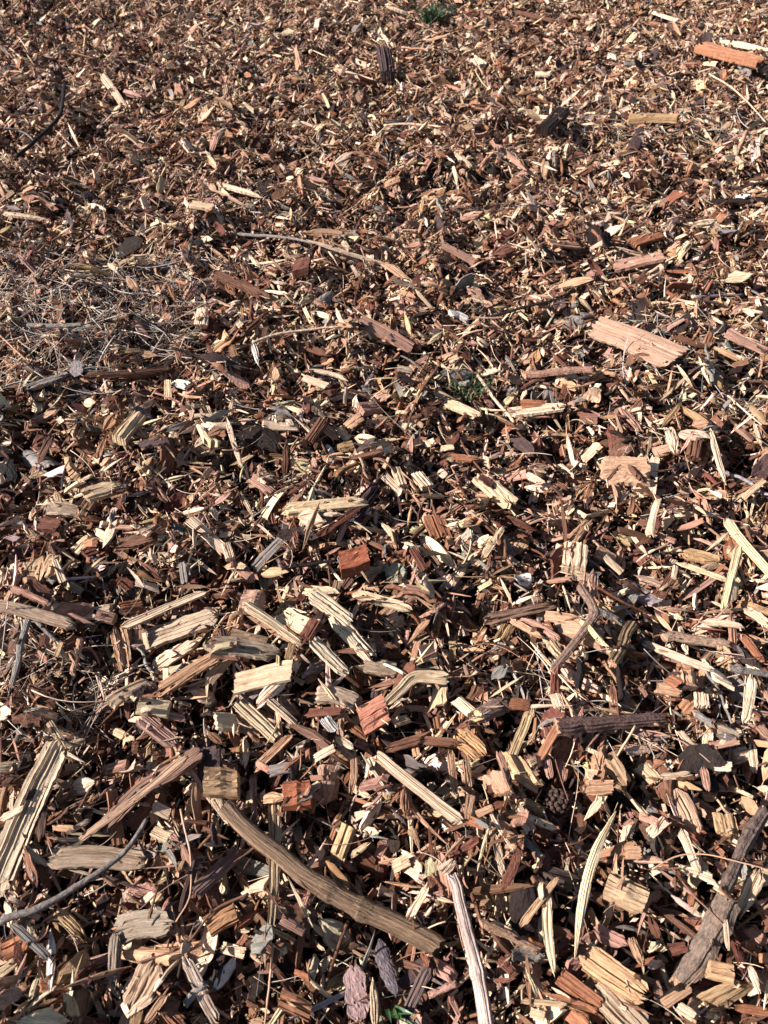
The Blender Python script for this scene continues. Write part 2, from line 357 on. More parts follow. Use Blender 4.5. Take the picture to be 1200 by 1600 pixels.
strew(dict(wood_chip=7000, wood_splinter=5200, bark_flake=800, twig=260, dry_straw=750, dry_leaf=9, wood_crumb=4500), R_ALL, rng, jit=.34, sink=.6, scale=.93)
# tangles of fine dry stems lying on the chips
def at_xy(x, y): return at(x, y)[:2]
for (px, py, rx, ry, n) in ((90, 515, .28, .17, 1600), (40, 590, .18, .12, 420), (1135, 610, .20, .12, 330), (1030, 235, .22, .14, 260), (60, 1120, .10, .07, 120), (980, 1130, .11, .05, 90)):
    c = at_xy(px, py); A = 4*rx*ry
    strew(dict(dry_straw=n/A*.7, twig=n/A*.05), (c[0]-rx, c[0]+rx, c[1]-ry, c[1]+ry), rng, jit=.15,
          scale=1.3, mixes=dict(dry_straw={'pale grey': .3, 'cream': .15, 'grey': .3, 'brown': .25}, twig=MIX['twig']))

# ------------------------------------------------------------------ traced pieces: built where they lie
def tag(o, label, cat, group=None, kind=None):
    if label: o['label'] = label
    if cat: o['category'] = cat
    if group: o['group'] = group
    if kind: o['kind'] = kind
CAT = dict(wood_chip='wood chip', wood_splinter='splinter', bark_flake='bark', twig='twig', dry_straw='dry straw', dry_leaf='dry leaf',
           stick='stick', wood_block='wood block', split_wood='split wood', branch='branch')
GRP = dict(wood_chip='wood chips strewn over the ground', wood_splinter='splinters strewn over the ground', bark_flake='bark flakes among the wood chips',
           twig='twigs among the wood chips', dry_straw='fine dry straws on the wood chips', dry_leaf='dry leaves among the wood chips',
           stick='sticks lying on the wood chips', wood_block='chunky blocks among the wood chips', split_wood='long pieces of split wood', branch='branch pieces on the wood chips')
def smooth_path(P, n):
    P = np.asarray(P, float)
    if len(P) == 2: return P[0]+(P[1]-P[0])*np.linspace(0, 1, n)[:, None]
    Q = np.vstack([2*P[0]-P[1], P, 2*P[-1]-P[-2]]); out_ = []
    seg = len(P)-1; ts = np.linspace(0, seg, n)
    for t in ts:
        i = min(int(t), seg-1); f = t-i; p0, p1, p2, p3 = Q[i:i+4]
        out_.append(.5*((2*p1)+(-p0+p2)*f+(2*p0-5*p1+4*p2-p3)*f*f+(-p0+3*p1-3*p2+p3)*f**3))
    return np.array(out_)
HERO = []          # records for labels and landmark phrases
def local_h(px, py):
    z = 0.
    for _ in range(4):
        p = at(px, py, z); ix, iy = cell(np.array([p[0]]), np.array([p[1]])); i, j = ix[0], iy[0]
        z = float(np.percentile(H[max(i-4, 0):i+5, max(j-4, 0):j+5], 75))
    return z
def hero(name, pts, wpx, col, shape='chip', label=None, thick=None, mark=None, seed=0, lift=0., **kw):
    """pts: photo pixels along the axis; wpx: width in pixels"""
    wpx = wpx*({'stick': .78, 'twig': .72, 'split': .84, 'chip': .92, 'block': .93}.get(shape, 1.))
    if shape in ('split', 'block', 'chip') and len(pts) == 3:      # cut wood stays nearly straight
        m_ = [(pts[0][k]+pts[2][k])/2 for k in (0, 1)]; pts = [pts[0], (m_[0]+.35*(pts[1][0]-m_[0]), m_[1]+.35*(pts[1][1]-m_[1])), pts[2]]
    r = np.random.default_rng(int(abs(pts[0][0]*7+pts[0][1]*13+seed)) % 100000)
    z0 = np.mean([local_h(*p) for p in pts])+.004
    for _pass in range(2):
        Gp = np.array([at(p[0], p[1], z0) for p in pts]); Cp = smooth_path(Gp, 25); ix, iy = cell(Cp[:, 0], Cp[:, 1]); hp = H[ix, iy]
        mp = (Cp[12, 1]*cp-(z0-CAM_H)*sp)/FPX; Wp = wpx*mp
        Tp = {'chip': .30, 'block': .75, 'split': .5, 'splinter': .6, 'bark': .14, 'leaf': .1, 'stick': .9, 'twig': 1.}[shape]*Wp
        sL = np.linspace(-.5, .5, 25); fp = np.polyfit(sL, hp, 1); z0 = float(hp.mean()+.55*np.max(hp-np.polyval(fp, sL))+Tp*.5+lift)
    G = np.array([at(p[0], p[1], z0) for p in pts])
    mid = np.mean(np.array(pts), 0); dmm = at(mid[0], mid[1], z0); dep = dmm[1]*cp-(dmm[2]-CAM_H)*sp; mpp = dep/FPX
    d2 = np.array(pts[-1], float)-np.array(pts[0], float); d2 /= np.linalg.norm(d2)+1e-9
    nrm = np.array([-d2[1], d2[0]]); pa = at(*(mid-nrm*wpx/2), z0); pb = at(*(mid+nrm*wpx/2), z0)
    wg = np.linalg.norm(pa-pb); W = min(wg, wpx*mpp*1.45) if shape not in ('twig', 'stick') else wpx*mpp
    C = smooth_path(G, 33)
    if shape in ('stick', 'twig') and len(pts) > 2:
        C[1:-1, :2] += np.interp(np.arange(31), np.linspace(0, 30, 9), r.normal(0, wpx*mpp*.07, 9))[:, None]*np.array([[.6, 1.]])
    seglen = np.r_[0, np.cumsum(np.linalg.norm(np.diff(C, axis=0), axis=1))]; L = seglen[-1]
    # resting height: straight line fitted to what lies below
    tN = C[-1]-C[0]; tN /= np.linalg.norm(tN)+1e-9; side = np.array([-tN[1], tN[0], 0])
    hs = []
    for o_ in (-.35, 0, .35):
        q = C+side*W*o_; ix, iy = cell(q[:, 0], q[:, 1]); hs.append(H[ix, iy])
    hs = np.max(hs, 0) if W < .012 else np.percentile(hs, 70, axis=0)
    sN = seglen/L-.5; cf = np.polyfit(sN, hs, 1); cf[0] = np.clip(cf[0], -.35*L, .35*L)
    zc = cf[0]*sN+cf[1]; zc = zc+.55*np.max(hs-zc)
    T = {'chip': .30*W, 'block': .62*W, 'split': .42*W, 'splinter': .6*W, 'bark': min(.14*W, .004), 'leaf': .0006, 'stick': W, 'twig': W}[shape]
    T = max(T, .0006)
    if thick: T = thick*W
    T = min(T, .03)
    zc = zc+T*.45+lift
    nlen = int(np.clip(L/.004, 6, 40))
    mat = M_WOOD
    if shape == 'chip': V, F = grid_piece(r, L, W, T, max(6, nlen//2), 14, rag=kw.get('rag', .15), slant=kw.get('slant', r.uniform(-.25, .25)), taper=kw.get('taper', r.uniform(0, .2)), point=kw.get('point', 0), ridge=kw.get('ridge', .55), cracks=kw.get('cracks', 3), wob=.05, bevel=.5, edge=.03)
    elif shape == 'block': V, F = grid_piece(r, L, W, T, max(6, nlen//2), 14, rag=.06, slant=kw.get('slant', r.uniform(-.15, .15)), ridge=.28, cracks=kw.get('cracks', 3), wob=.025, bevel=.25, edge=.015)
    elif shape == 'split': V, F = grid_piece(r, L, W, T, nlen, 16, rag=kw.get('rag', .9), taper=kw.get('taper', .15), point=kw.get('point', .05), ridge=kw.get('ridge', .6), cracks=min(kw.get('cracks', 3), 6), wob=.06, bevel=.8, edge=.025)
    elif shape == 'splinter': V, F = grid_piece(r, L, W, T, nlen, 7, rag=.8, taper=kw.get('taper', .2), point=kw.get('point', .3), ridge=.5, cracks=2, wob=.12, edge=.03)
    elif shape == 'bark': V, F = plate_piece(r, L, W, T, 16, 10, arc=kw.get('arc', .5), lob=kw.get('lob', .1)); mat = M_BARK
    elif shape == 'leaf': V, F = plate_piece(r, L, W, T, 16, 10, arc=kw.get('arc', 1.2), lob=.06, curl=kw.get('curl', .3)); mat = M_LEAF
    elif shape == 'stick': V, F, ends = tube_piece(r, L, W, nlen, 26, taper=kw.get('taper', .1), rough=kw.get('rough', .05), knots=kw.get('knots', 1), flat=.85, caps=False); mat = M_STICK if kw.get('mat') == 'stick' else kw.get('mat', M_BARK)
    else: V, F, ends = tube_piece(r, L, W, nlen, 7, taper=kw.get('taper', .4), rough=.06, knots=kw.get('knots', 2), wob=kw.get('wob', .25)); mat = M_BARK if W > .003 else M_STEM
    if kw.get('mat') and kw['mat'] != 'stick': mat = kw['mat']
    fib = V.copy()
    if shape in ('leaf', 'bark', 'chip'): V = bend(V, kw.get('bend', r.uniform(-.05, .12)), kw.get('tw', r.uniform(-.12, .12)))
    # map fibre coordinates onto the settled centre line
    tt = np.clip(V[:, 0]/L+.5, -.02, 1.02)*L
    cx = np.interp(tt, seglen, C[:, 0]); cyy = np.interp(tt, seglen, C[:, 1]); cz = np.interp(tt, seglen, zc)
    dC = np.gradient(C[:, :2], seglen, axis=0); tx = np.interp(tt, seglen, dC[:, 0]); ty = np.interp(tt, seglen, dC[:, 1]); ln = np.hypot(tx, ty)+1e-9; tx, ty = tx/ln, ty/ln
    over = V[:, 0]-(tt-L/2)
    roll = kw.get('roll', r.uniform(-.12, .12)); y = V[:, 1]*cos(roll)-V[:, 2]*sin(roll); z = V[:, 1]*sin(roll)+V[:, 2]*cos(roll)
    tiltc = kw.get('face', 0.)                        # turn towards the camera side
    if tiltc: yy = y*cos(tiltc)-z*sin(tiltc)*0; z = z+(-np.sign(tx.mean() if abs(tx.mean()) > .1 else 1))*(-1)*y*sin(tiltc); y = yy
    W3 = np.stack([cx-ty*y+tx*over, cyy+tx*y+ty*over, cz+z], 1)
    org = np.array([C[16, 0], C[16, 1], zc[16]-T/2])
    # raise the field so that later pieces lie on this one
    for o_ in np.linspace(-.45, .45, max(3, int(W/CELL))):
        q = C+side*W*o_; ix, iy = cell(q[:, 0], q[:, 1]); np.maximum.at(H, (ix, iy), zc+T*.4)
    tint = np.array(PAL[col] if isinstance(col, str) else col)*np.exp(r.normal(0, .05))*(np.array([1, .96, .97]) if not isinstance(col, str) else 1)
    def obj(nm, VV, FF, fb, m, parent=None, t=tint):
        me = make_mesh(nm, VV, FF, fb, m, shape in ('twig', 'leaf')); o = bpy.data.objects.new(nm, me); sc.collection.objects.link(o)
        o['tint'] = [float(v) for v in t]; o['seed'] = float(r.random())
        if parent: o.parent = parent
        return o
    cname = col if isinstance(col, str) else kw.get('cname', 'brown')
    if shape == 'stick':
        e = bpy.data.objects.new(name, None); sc.collection.objects.link(e); e.location = org
        obj('shaft', W3-org, F, fib, mat, e)
        endc = np.array(kw.get('endc', PAL['tan']))
        for en in ends:
            ring = W3[en]; c = ring.mean(0); n_ = len(en)
            inn = c+(ring-c)*.55+r.normal(0, W*.03, (n_, 3)); VV = np.vstack([ring, inn, c+r.normal(0, W*.03, 3)])-org
            FF = [(k, (k+1) % n_, n_+(k+1) % n_, n_+k) for k in range(n_)]+[(n_+k, n_+(k+1) % n_, 2*n_) for k in range(n_)]
            obj('cut_end', VV, FF, VV, M_END, e, endc)
        o = e
    else:
        o = obj(name, W3-org, F, fib, mat); o.location = org
    rec = dict(o=o, name=name, cname=cname, px=mid, label=label, mark=mark, L=float(np.linalg.norm(np.array(pts[-1], float)-np.array(pts[0]))), w=wpx, shape=shape, d=d2)
    HERO.append(rec); return o

B, C_, S_, P_, K_, T_ = 'wood_block', 'wood_chip', 'split_wood', 'wood_splinter', 'bark_flake', 'twig'
# --- far part of the bed
hero(T_, [(105,145),(95,190),(60,225),(25,250)], 8, 'blackish', 'twig', 'dark curved twig arching over the chips in the far left of the bed', mark='dark arched far twig', taper=.1, lift=.012)
hero(T_, [(8,205),(35,205),(62,218)], 5, 'grey', 'twig')
hero(C_, [(163,130),(180,148),(196,166)], 10, 'cream', 'split')
hero(C_, [(300,332),(336,336)], 15, 'straw', 'chip', 'pale yellow flat chip, brightest one of the far left area', mark='pale yellow far chip')
hero(P_, [(0,340),(40,341),(76,343)], 8, 'cream', 'splinter')
hero(P_, [(335,280),(372,290),(410,300)], 8, 'cream', 'splinter')
hero(C_, [(1088,84),(1130,104),(1186,118)], 24, (.33,.15,.08), 'split', 'broad orange piece of wood near the far right corner', mark='broad orange far piece', rag=.4, cname='orange')
hero(C_, [(982,186),(1020,188),(1056,198)], 15, 'ochre', 'block', 'ochre rounded block lying in the far right of the bed', mark='ochre far block')
hero(P_, [(775,222),(800,246),(822,270)], 8, 'pinkish', 'splinter')
hero(C_, [(600,90),(606,108)], 18, 'purplish', 'block', 'dark knob of wood standing at the far middle', mark='dark far knob', thick=.9)
hero(C_, [(880,175),(848,207)], 17, 'dark brown', 'block', mark='dark tilted far block', label='dark brown block, tilted, beyond the middle of the right side')
hero(K_, [(1108,314),(1160,318),(1210,318)], 11, 'dark brown', 'bark')
hero(C_, [(1148,322),(1162,330)], 12, 'white', 'chip', 'small white chip next to the long dark bark at the right edge')
hero(C_, [(735,98),(755,110)], 12, 'cream', 'chip')
hero(C_, [(835,115),(860,117)], 12, 'cream', 'chip')
hero(P_, [(940,300),(945,330)], 8, 'cream', 'splinter')
hero(C_, [(600,285),(625,283)], 12, 'tan', 'chip')
hero(P_, [(640,20),(600,18)], 6, 'cream', 'splinter')
hero(C_, [(690,395),(745,405)], 12, 'pinkish', 'chip')
hero(P_, [(1125,60),(1160,75),(1200,90)], 8, 'cream', 'splinter')
hero(T_, [(1105,125),(1150,145),(1200,180)], 4, 'cream', 'twig')
hero(P_, [(520,120),(560,126),(600,134)], 6, 'cream', 'splinter')
hero(C_, [(825,150),(868,152)], 11, 'orange', 'chip')
hero(K_, [(985,240),(1000,205)], 14, 'purplish', 'bark')
hero(C_, [(800,20),(870,34)], 8, 'brown', 'split')
hero(C_, [(665,60),(700,66)], 7, 'tan', 'chip')
hero(C_, [(855,385),(905,378)], 14, 'tan', 'chip')
hero(C_, [(985,385),(1030,378)], 16, 'orange', 'chip')
hero(C_, [(1020,20),(1060,32)], 9, 'cream', 'chip')
hero(T_, [(600,188),(640,190),(690,200)], 6, 'cream', 'twig')
hero(P_, [(1080,350),(1120,345)], 9, 'cream', 'splinter')
hero(C_, [(720,340),(752,345)], 15, 'pinkish', 'chip')
# --- second band
hero(T_, [(355,358),(410,367),(470,382),(522,402)], 8, 'grey', 'twig', 'long grey twig slanting down beside the rusty block', mark='long grey twig', knots=3)
hero(C_, [(470,374),(520,371),(562,373)], 11, 'tan', 'splinter')
hero(C_, [(458,416),(486,417)], 24, 'rusty', 'block', 'rusty red block by the end of the long grey twig', mark='rusty red block')
hero(P_, [(480,402),(560,410),(628,414)], 6, 'cream', 'splinter')
hero(C_, [(958,413),(1000,410),(1036,414)], 24, 'pinkish', 'chip', 'flat pinkish tan slab with rounded edge, right of the middle', mark='flat pinkish slab', rag=.3)
hero('dry_leaf', [(492,482),(508,468),(522,452)], 14, 'grey', 'leaf', 'grey curled leaf standing up left of the pale curved twig', mark='grey curled leaf', face=.5)
hero(C_, [(313,508),(317,480)], 20, 'cream', 'block')
hero(T_, [(395,540),(440,527),(500,520),(545,517)], 7, 'cream', 'twig', 'pale curved twig with a blunt cream end', mark='pale curved twig')
hero(C_, [(395,540),(402,568)], 9, 'white', 'splinter')
hero(C_, [(560,518),(600,524),(645,536)], 20, 'pinkish', 'chip', 'pinkish cream chip with a ragged end above the middle', mark='pinkish cream chip')
hero(C_, [(703,495),(718,490),(732,498)], 14, 'white', 'chip', 'bright white chip above the green grass sprig', mark='bright white chip')
hero(K_, [(885,498),(930,492)], 24, 'grey', 'bark', 'blue grey curled bark touching the big pinkish slab', arc=1.5)
hero(T_, [(750,495),(805,493),(880,490)], 8, 'blackish', 'twig')
hero('split_wood', [(925,503),(985,524),(1056,568)], 31, (.42,.26,.175), 'chip', 'large smooth pinkish tan slab, broadest flat piece of the upper right', mark='large pinkish slab', rag=.3, cracks=1, ridge=.2, taper=-.35, face=.12, thick=.16, cname='pinkish', slant=0, bend=0)
hero(C_, [(1130,530),(1200,552)], 20, 'pinkish', 'chip')
hero(C_, [(1045,532),(1110,545)], 9, 'brown', 'splinter')
hero('stick', [(820,580),(870,581),(926,584)], 17, (.30,.17,.12), 'stick', 'brown pinkish stick lying level below the large slab', mark='level brown stick', rough=.06)
hero('stick', [(45,512),(85,516),(132,516)], 10, 'grey', 'stick', 'short grey stick in the tangle of dry stems', mark='short grey stick')
hero(S_, [(135,603),(200,592),(272,572)], 16, 'brown', 'split')
hero(S_, [(35,610),(75,600),(112,598)], 15, 'grey', 'split')
hero(C_, [(335,435),(380,448),(420,462)], 14, 'brown', 'split')
hero(S_, [(420,500),(380,530)], 8, 'brown', 'splinter')
hero(C_, [(600,410),(640,440)], 12, 'tan', 'chip')
hero(K_, [(322,530),(340,572),(358,600)], 9, 'rusty', 'bark')
hero(K_, [(358,592),(388,604)], 12, 'pinkish', 'bark')
hero(C_, [(480,580),(520,584),(545,592)], 6, 'cream', 'splinter')
hero(C_, [(475,590),(512,600)], 10, 'cream', 'chip')
hero(C_, [(270,597),(296,612)], 15, 'white', 'chip')
hero(C_, [(262,622),(264,600)], 12, 'straw', 'chip')
hero(T_, [(745,592),(772,626),(804,656)], 7, 'cream', 'twig', 'straight cream twig leaning beside the green grass sprig', mark='straight cream twig', taper=.1)
hero(C_, [(690,622),(718,636),(750,655)], 17, 'straw', 'split', 'pale yellow split chip just below the green grass sprig', mark='pale yellow split chip')
hero(T_, [(682,600),(650,632),(633,672)], 7, 'brown', 'twig')
hero(T_, [(715,672),(735,712),(768,755),(800,792)], 5, 'brown', 'twig')
hero(C_, [(790,642),(830,646),(882,646)], 17, 'cream', 'split', mark='level pale split chip', label='level pale split chip to the right of the straight cream twig')
hero(C_, [(815,618),(855,620)], 14, 'orange', 'chip')
hero(C_, [(620,580),(645,578)], 11, 'cream', 'chip')
hero(K_, [(690,590),(740,578)], 16, 'grey', 'bark')
hero(T_, [(1032,672),(1060,637)], 9, 'ochre', 'splinter')
hero(P_, [(1060,636),(1086,652),(1112,670)], 9, 'ochre', 'splinter', 'ochre splinter meeting another at a sharp angle')
hero('dry_leaf', [(1112,640),(1119,608)], 12, 'ochre', 'leaf')
hero(C_, [(965,653),(1000,676)], 10, 'pinkish', 'split')
hero(C_, [(1140,680),(1175,694)], 12, 'pinkish', 'chip')
hero(P_, [(1100,690),(1118,722),(1138,755)], 8, 'cream', 'splinter')
hero(T_, [(1135,622),(1160,642),(1190,665)], 4, 'cream', 'twig')
hero('dry_leaf', [(1170,640),(1200,665)], 12, 'ochre', 'leaf')
hero('dry_leaf', [(35,702),(62,716),(82,738)], 30, 'grey', 'leaf', 'curled pale grey leaf at the left side', mark='curled grey leaf', arc=1.6)
hero('dry_leaf', [(70,742),(115,738)], 12, 'white', 'leaf')
hero(K_, [(0,700),(18,750)], 26, 'blackish', 'bark', 'blackish bark flake at the left edge beside a curled leaf')
hero(C_, [(186,694),(202,678),(220,660)], 20, 'straw', 'block', 'pale yellow notched chip left of the grey bark strip', cracks=6, mark='pale notched chip')
hero(K_, [(215,686),(240,690),(266,700)], 18, 'purplish', 'bark', 'purplish grey bark strip right of the pale notched chip')
hero(C_, [(410,652),(436,654),(463,650)], 14, 'cream', 'chip', 'cream strip with notches cut across it', mark='cream notched strip', cracks=8)
hero(K_, [(335,660),(400,672),(430,700)], 34, 'dark brown', 'bark')
hero(C_, [(335,672),(362,667)], 14, 'cream', 'chip')
hero(C_, [(313,660),(335,672)], 14, 'cream', 'chip')
hero(C_, [(358,676),(368,705),(380,735)], 10, 'cream', 'splinter')
hero(C_, [(395,756),(412,766),(426,776)], 16, 'pinkish', 'chip')
hero(C_, [(410,758),(430,746)], 14, 'cream', 'chip')
hero('dry_leaf', [(509,694),(516,703),(523,713)], 13, 'white', 'leaf', 'white curled leaf scrap at the tip of a pale stem', face=.5)
hero(C_, [(528,690),(552,685)], 17, 'ochre', 'block', mark='small ochre block', label='small ochre block right of the white leaf scrap')
hero(C_, [(562,648),(590,636)], 18, 'pinkish', 'block')
hero(C_, [(540,655),(565,645)], 14, 'tan', 'chip')
hero(C_, [(558,680),(585,694)], 10, 'cream', 'chip')
hero(C_, [(480,678),(505,655)], 14, 'brown', 'block')
hero(S_, [(540,720),(600,715)], 10, 'brown', 'split')
hero(C_, [(700,712),(722,717),(748,722)], 12, 'orange', 'split')
hero(C_, [(688,697),(710,700)], 10, 'straw', 'chip')
hero(C_, [(650,742),(668,765)], 17, 'cream', 'block')
hero(C_, [(618,735),(628,755)], 14, 'straw', 'block')
hero(C_, [(600,750),(630,768)], 12, 'cream', 'chip')
hero(S_, [(745,738),(768,762),(800,792)], 30, 'straw', 'split', 'fan of pale split wood below the middle of the picture', mark='pale split fan', rag=.7)
hero(S_, [(820,738),(850,760)], 12, 'cream', 'split')
hero(C_, [(1005,772),(1012,745),(1016,706)], 40, 'cream', 'chip', 'pale flat piece behind the big square tan chip', rag=.4, thick=.08)
hero('wood_block', [(942,728),(980,732),(1016,736)], 46, (.44,.27,.17), 'split', 'big square tan chip with level grain on the right side', mark='big square tan chip', thick=.22, face=.2, rag=.16, point=0, cracks=6, cname='tan')
hero(C_, [(935,700),(912,715)], 14, 'cream', 'chip')
hero(C_, [(1035,700),(1048,725)], 16, 'cream', 'split')
hero(C_, [(1082,695),(1078,725)], 22, 'brown', 'block')
hero(C_, [(1160,780),(1190,760)], 9, 'straw', 'chip')
hero(C_, [(1150,760),(1195,745)], 14, 'tan', 'split')
# --- middle band
hero(S_, [(130,784),(160,770),(194,757)], 28, 'straw', 'split', 'pale yellow fan of split wood on the left side', mark='pale yellow fan', rag=.6)
hero(C_, [(75,800),(122,796)], 22, 'cream', 'chip')
hero(S_, [(445,800),(500,794),(570,786)], 20, (.60,.46,.28), 'split', 'long cream split piece lying level near the middle', mark='long cream level piece', rag=.5, cname='cream')
hero(C_, [(298,822),(325,836),(352,856)], 17, 'cream', 'chip')
hero(C_, [(354,856),(360,874)], 15, 'cream', 'block')
hero(C_, [(395,880),(420,862),(445,846)], 15, 'grey', 'chip')
hero(S_, [(496,854),(525,832),(562,806)], 12, 'rusty', 'split')
hero(T_, [(440,889),(480,884),(525,880)], 10, 'blackish', 'twig', 'blackish twig reaching the rusty orange block', knots=3)
hero(B, [(530,884),(553,880),(576,876)], 34, (.28,.09,.045), 'block', 'rusty orange block standing proud of the chips in the middle', mark='rusty orange block', thick=.8, lift=.006, cracks=5, cname='orange')
hero(T_, [(512,862),(514,900),(515,938)], 6, 'brown', 'twig')
hero(C_, [(675,815),(690,845)], 32, 'orange', 'chip', 'brown orange flat chip by a dark hollow', mark='brown orange flat chip')
hero(C_, [(753,872),(770,852),(786,830)], 13, 'straw', 'split')
hero(C_, [(635,918),(672,920)], 12, 'pinkish', 'chip')
hero(C_, [(680,940),(708,950)], 16, 'rusty', 'chip')
hero(C_, [(643,866),(664,892)], 10, 'rusty', 'block')
hero('dry_leaf', [(803,912),(818,905),(828,898)], 20, 'white', 'leaf', 'bright white crumpled scrap in a dark gap', mark='white crumpled scrap', curl=1.)
hero(B, [(900,850),(899,880)], 40, (.52,.38,.25), 'block', 'cream block with upright grooves like a tiny comb', mark='cream grooved block', cracks=7, cname='cream')
hero(S_, [(890,848),(925,815)], 20, 'tan', 'split')
hero(C_, [(930,864),(962,874)], 20, 'tan', 'chip')
hero(C_, [(898,905),(938,906)], 18, 'cream', 'chip')
hero(C_, [(940,884),(970,902)], 9, 'cream', 'block')
hero(P_, [(982,820),(992,845),(1010,872)], 6, 'cream', 'splinter')
hero(C_, [(1030,935),(1040,918),(1052,905)], 17, 'brown', 'block', 'brown block leaning left of the two pale straws')
hero(C_, [(1052,905),(1056,884)], 9, 'cream', 'block')
hero(C_, [(1070,857),(1095,868),(1125,888)], 20, 'ochre', 'split', mark='ochre split chip', label='ochre split chip left of the long pale straws')
hero(S_, [(1060,874),(1095,893),(1130,917)], 10, 'straw', 'split')
hero(S_, [(1134,808),(1160,850),(1200,905),(1215,925)], 17, (.62,.50,.30), 'split', 'long pale straw strip running off the right edge', mark='long pale straw strip', rag=.5, thick=.3, lift=.006, cname='straw')
hero(S_, [(1152,858),(1144,900),(1132,952)], 17, (.62,.50,.30), 'split', 'upright pale strip leaning against the long straw strip', mark='upright pale strip', rag=.4, taper=.1, lift=.004, cname='straw')
hero(C_, [(928,842),(950,800)], 5, 'tan', 'splinter')
# left half
hero(C_, [(58,818),(97,822)], 24, 'rusty', 'chip', 'rusty brown chip above the big fan shaped tan piece', mark='rusty brown chip')
hero(S_, [(66,858),(60,885),(65,918)], 66, (.44,.29,.17), 'split', 'big fan shaped tan piece with many ridges at the left', mark='big tan fan', rag=.35, thick=.22, cracks=8, cname='tan')
hero(C_, [(100,912),(90,885)], 14, 'cream', 'chip')
hero(S_, [(0,918),(14,888)], 14, 'cream', 'split')
hero(C_, [(113,862),(142,845)], 14, 'straw', 'chip')
hero(C_, [(132,870),(150,860)], 16, 'rusty', 'chip')
hero(S_, [(180,848),(215,846),(248,848)], 20, 'brown', 'split')
hero(S_, [(10,920),(40,926),(76,942)], 12, 'pinkish', 'split')
hero(C_, [(222,835),(245,815)], 14, 'cream', 'chip')
hero(C_, [(192,958),(225,945)], 20, 'orange', 'block')
hero(C_, [(130,960),(172,952)], 20, 'cream', 'chip')
hero(C_, [(155,968),(180,970)], 16, 'pinkish', 'block')
hero(S_, [(200,1004),(260,985),(345,968)], 38, (.46,.35,.24), 'split', 'wide pale weathered split piece left of the small pink block', mark='wide weathered split', rag=.5, thick=.25, cname='grey tan', lift=-.002)
hero(S_, [(190,982),(240,960),(325,928)], 14, (.55,.43,.29), 'split', 'narrow pale strip lying over the wide weathered split', rag=.6, cname='cream', lift=.004)
hero(S_, [(-5,960),(55,956),(112,969)], 20, (.60,.42,.28), 'split', 'pinkish cream strip entering from the left edge', mark='pinkish cream left strip', cname='cream', rag=.5)
hero(S_, [(110,968),(150,976)], 8, 'pinkish', 'splinter')
hero('branch', [(52,970),(32,1010),(26,1030),(10,1062)], 13, 'grey', 'stick', 'crooked grey twig under the pinkish cream left strip', mark='crooked grey twig', knots=3)
hero('stick', [(60,978),(88,1002)], 8, 'grey', 'stick')
hero(S_, [(183,978),(192,1010),(200,1050)], 34, 'tan', 'split', 'upright tan split with parallel fibres', mark='upright tan split', cracks=8)
hero('stick', [(130,1008),(122,1030),(112,1052)], 13, 'tan', 'stick')
hero(S_, [(235,1040),(270,1020),(310,1008)], 24, 'cream', 'split')
hero(S_, [(240,1080),(270,1060),(350,1030)], 24, (.33,.19,.11), 'split', 'brown ridged split running up to a pink cut block', cracks=7, cname='brown')
hero(B, [(377,940),(406,940)], 32, (.50,.31,.22), 'block', 'small pinkish cube with square cut edges', mark='small pinkish cube', lift=.006, thick=.7, cname='pinkish')
hero(S_, [(382,958),(425,978),(475,1006)], 17, (.55,.42,.27), 'split', cname='cream')
hero(S_, [(434,952),(462,968),(492,994)], 40, (.60,.48,.30), 'split', 'broad cream split plank in the bright cluster', mark='broad cream plank', rag=.25, thick=.25, cname='cream', lift=.003)
hero(S_, [(484,934),(515,950),(552,974)], 28, (.62,.50,.34), 'split', 'pale ragged plank above the broad cream plank', mark='pale ragged plank', rag=.5, cname='cream')
hero(S_, [(522,980),(555,1008),(588,1036)], 30, (.62,.50,.34), 'split', 'pale ragged plank lowest right in the bright cluster', rag=.5, cname='cream')
hero(S_, [(484,1002),(510,1022),(544,1048)], 24, (.64,.52,.36), 'split', 'pale broken plank below the rusty wedge', rag=.5, cname='cream')
hero(C_, [(477,1002),(495,978)], 20, 'rusty', 'block', 'rusty wedge pressed against the broad cream plank', lift=.006)
hero(S_, [(552,926),(590,938),(642,956)], 18, (.56,.42,.27), 'split', cname='cream')
hero(B, [(358,990),(414,993)], 24, (.42,.29,.19), 'block', 'tan rectangular block above the pink square chip', cname='tan', mark='tan rectangular block')
hero(B, [(332,1012),(370,1010)], 30, (.50,.27,.19), 'block', 'pink square chip with rough grain left of a weathered piece', cname='pinkish', mark='pink square chip', lift=.005)
hero(S_, [(325,1030),(385,1024),(440,1026)], 30, (.42,.32,.22), 'split', cname='grey tan')
hero(B, [(362,1058),(410,1052),(458,1052)], 34, (.50,.38,.25), 'block', 'flat cream tan slab with a crusty surface', mark='crusty cream slab', cname='tan', thick=.3)
hero(C_, [(450,1030),(458,1010)], 12, 'ochre', 'block')
hero(C_, [(568,1052),(620,1052)], 28, (.55,.40,.27), 'chip', cname='cream')
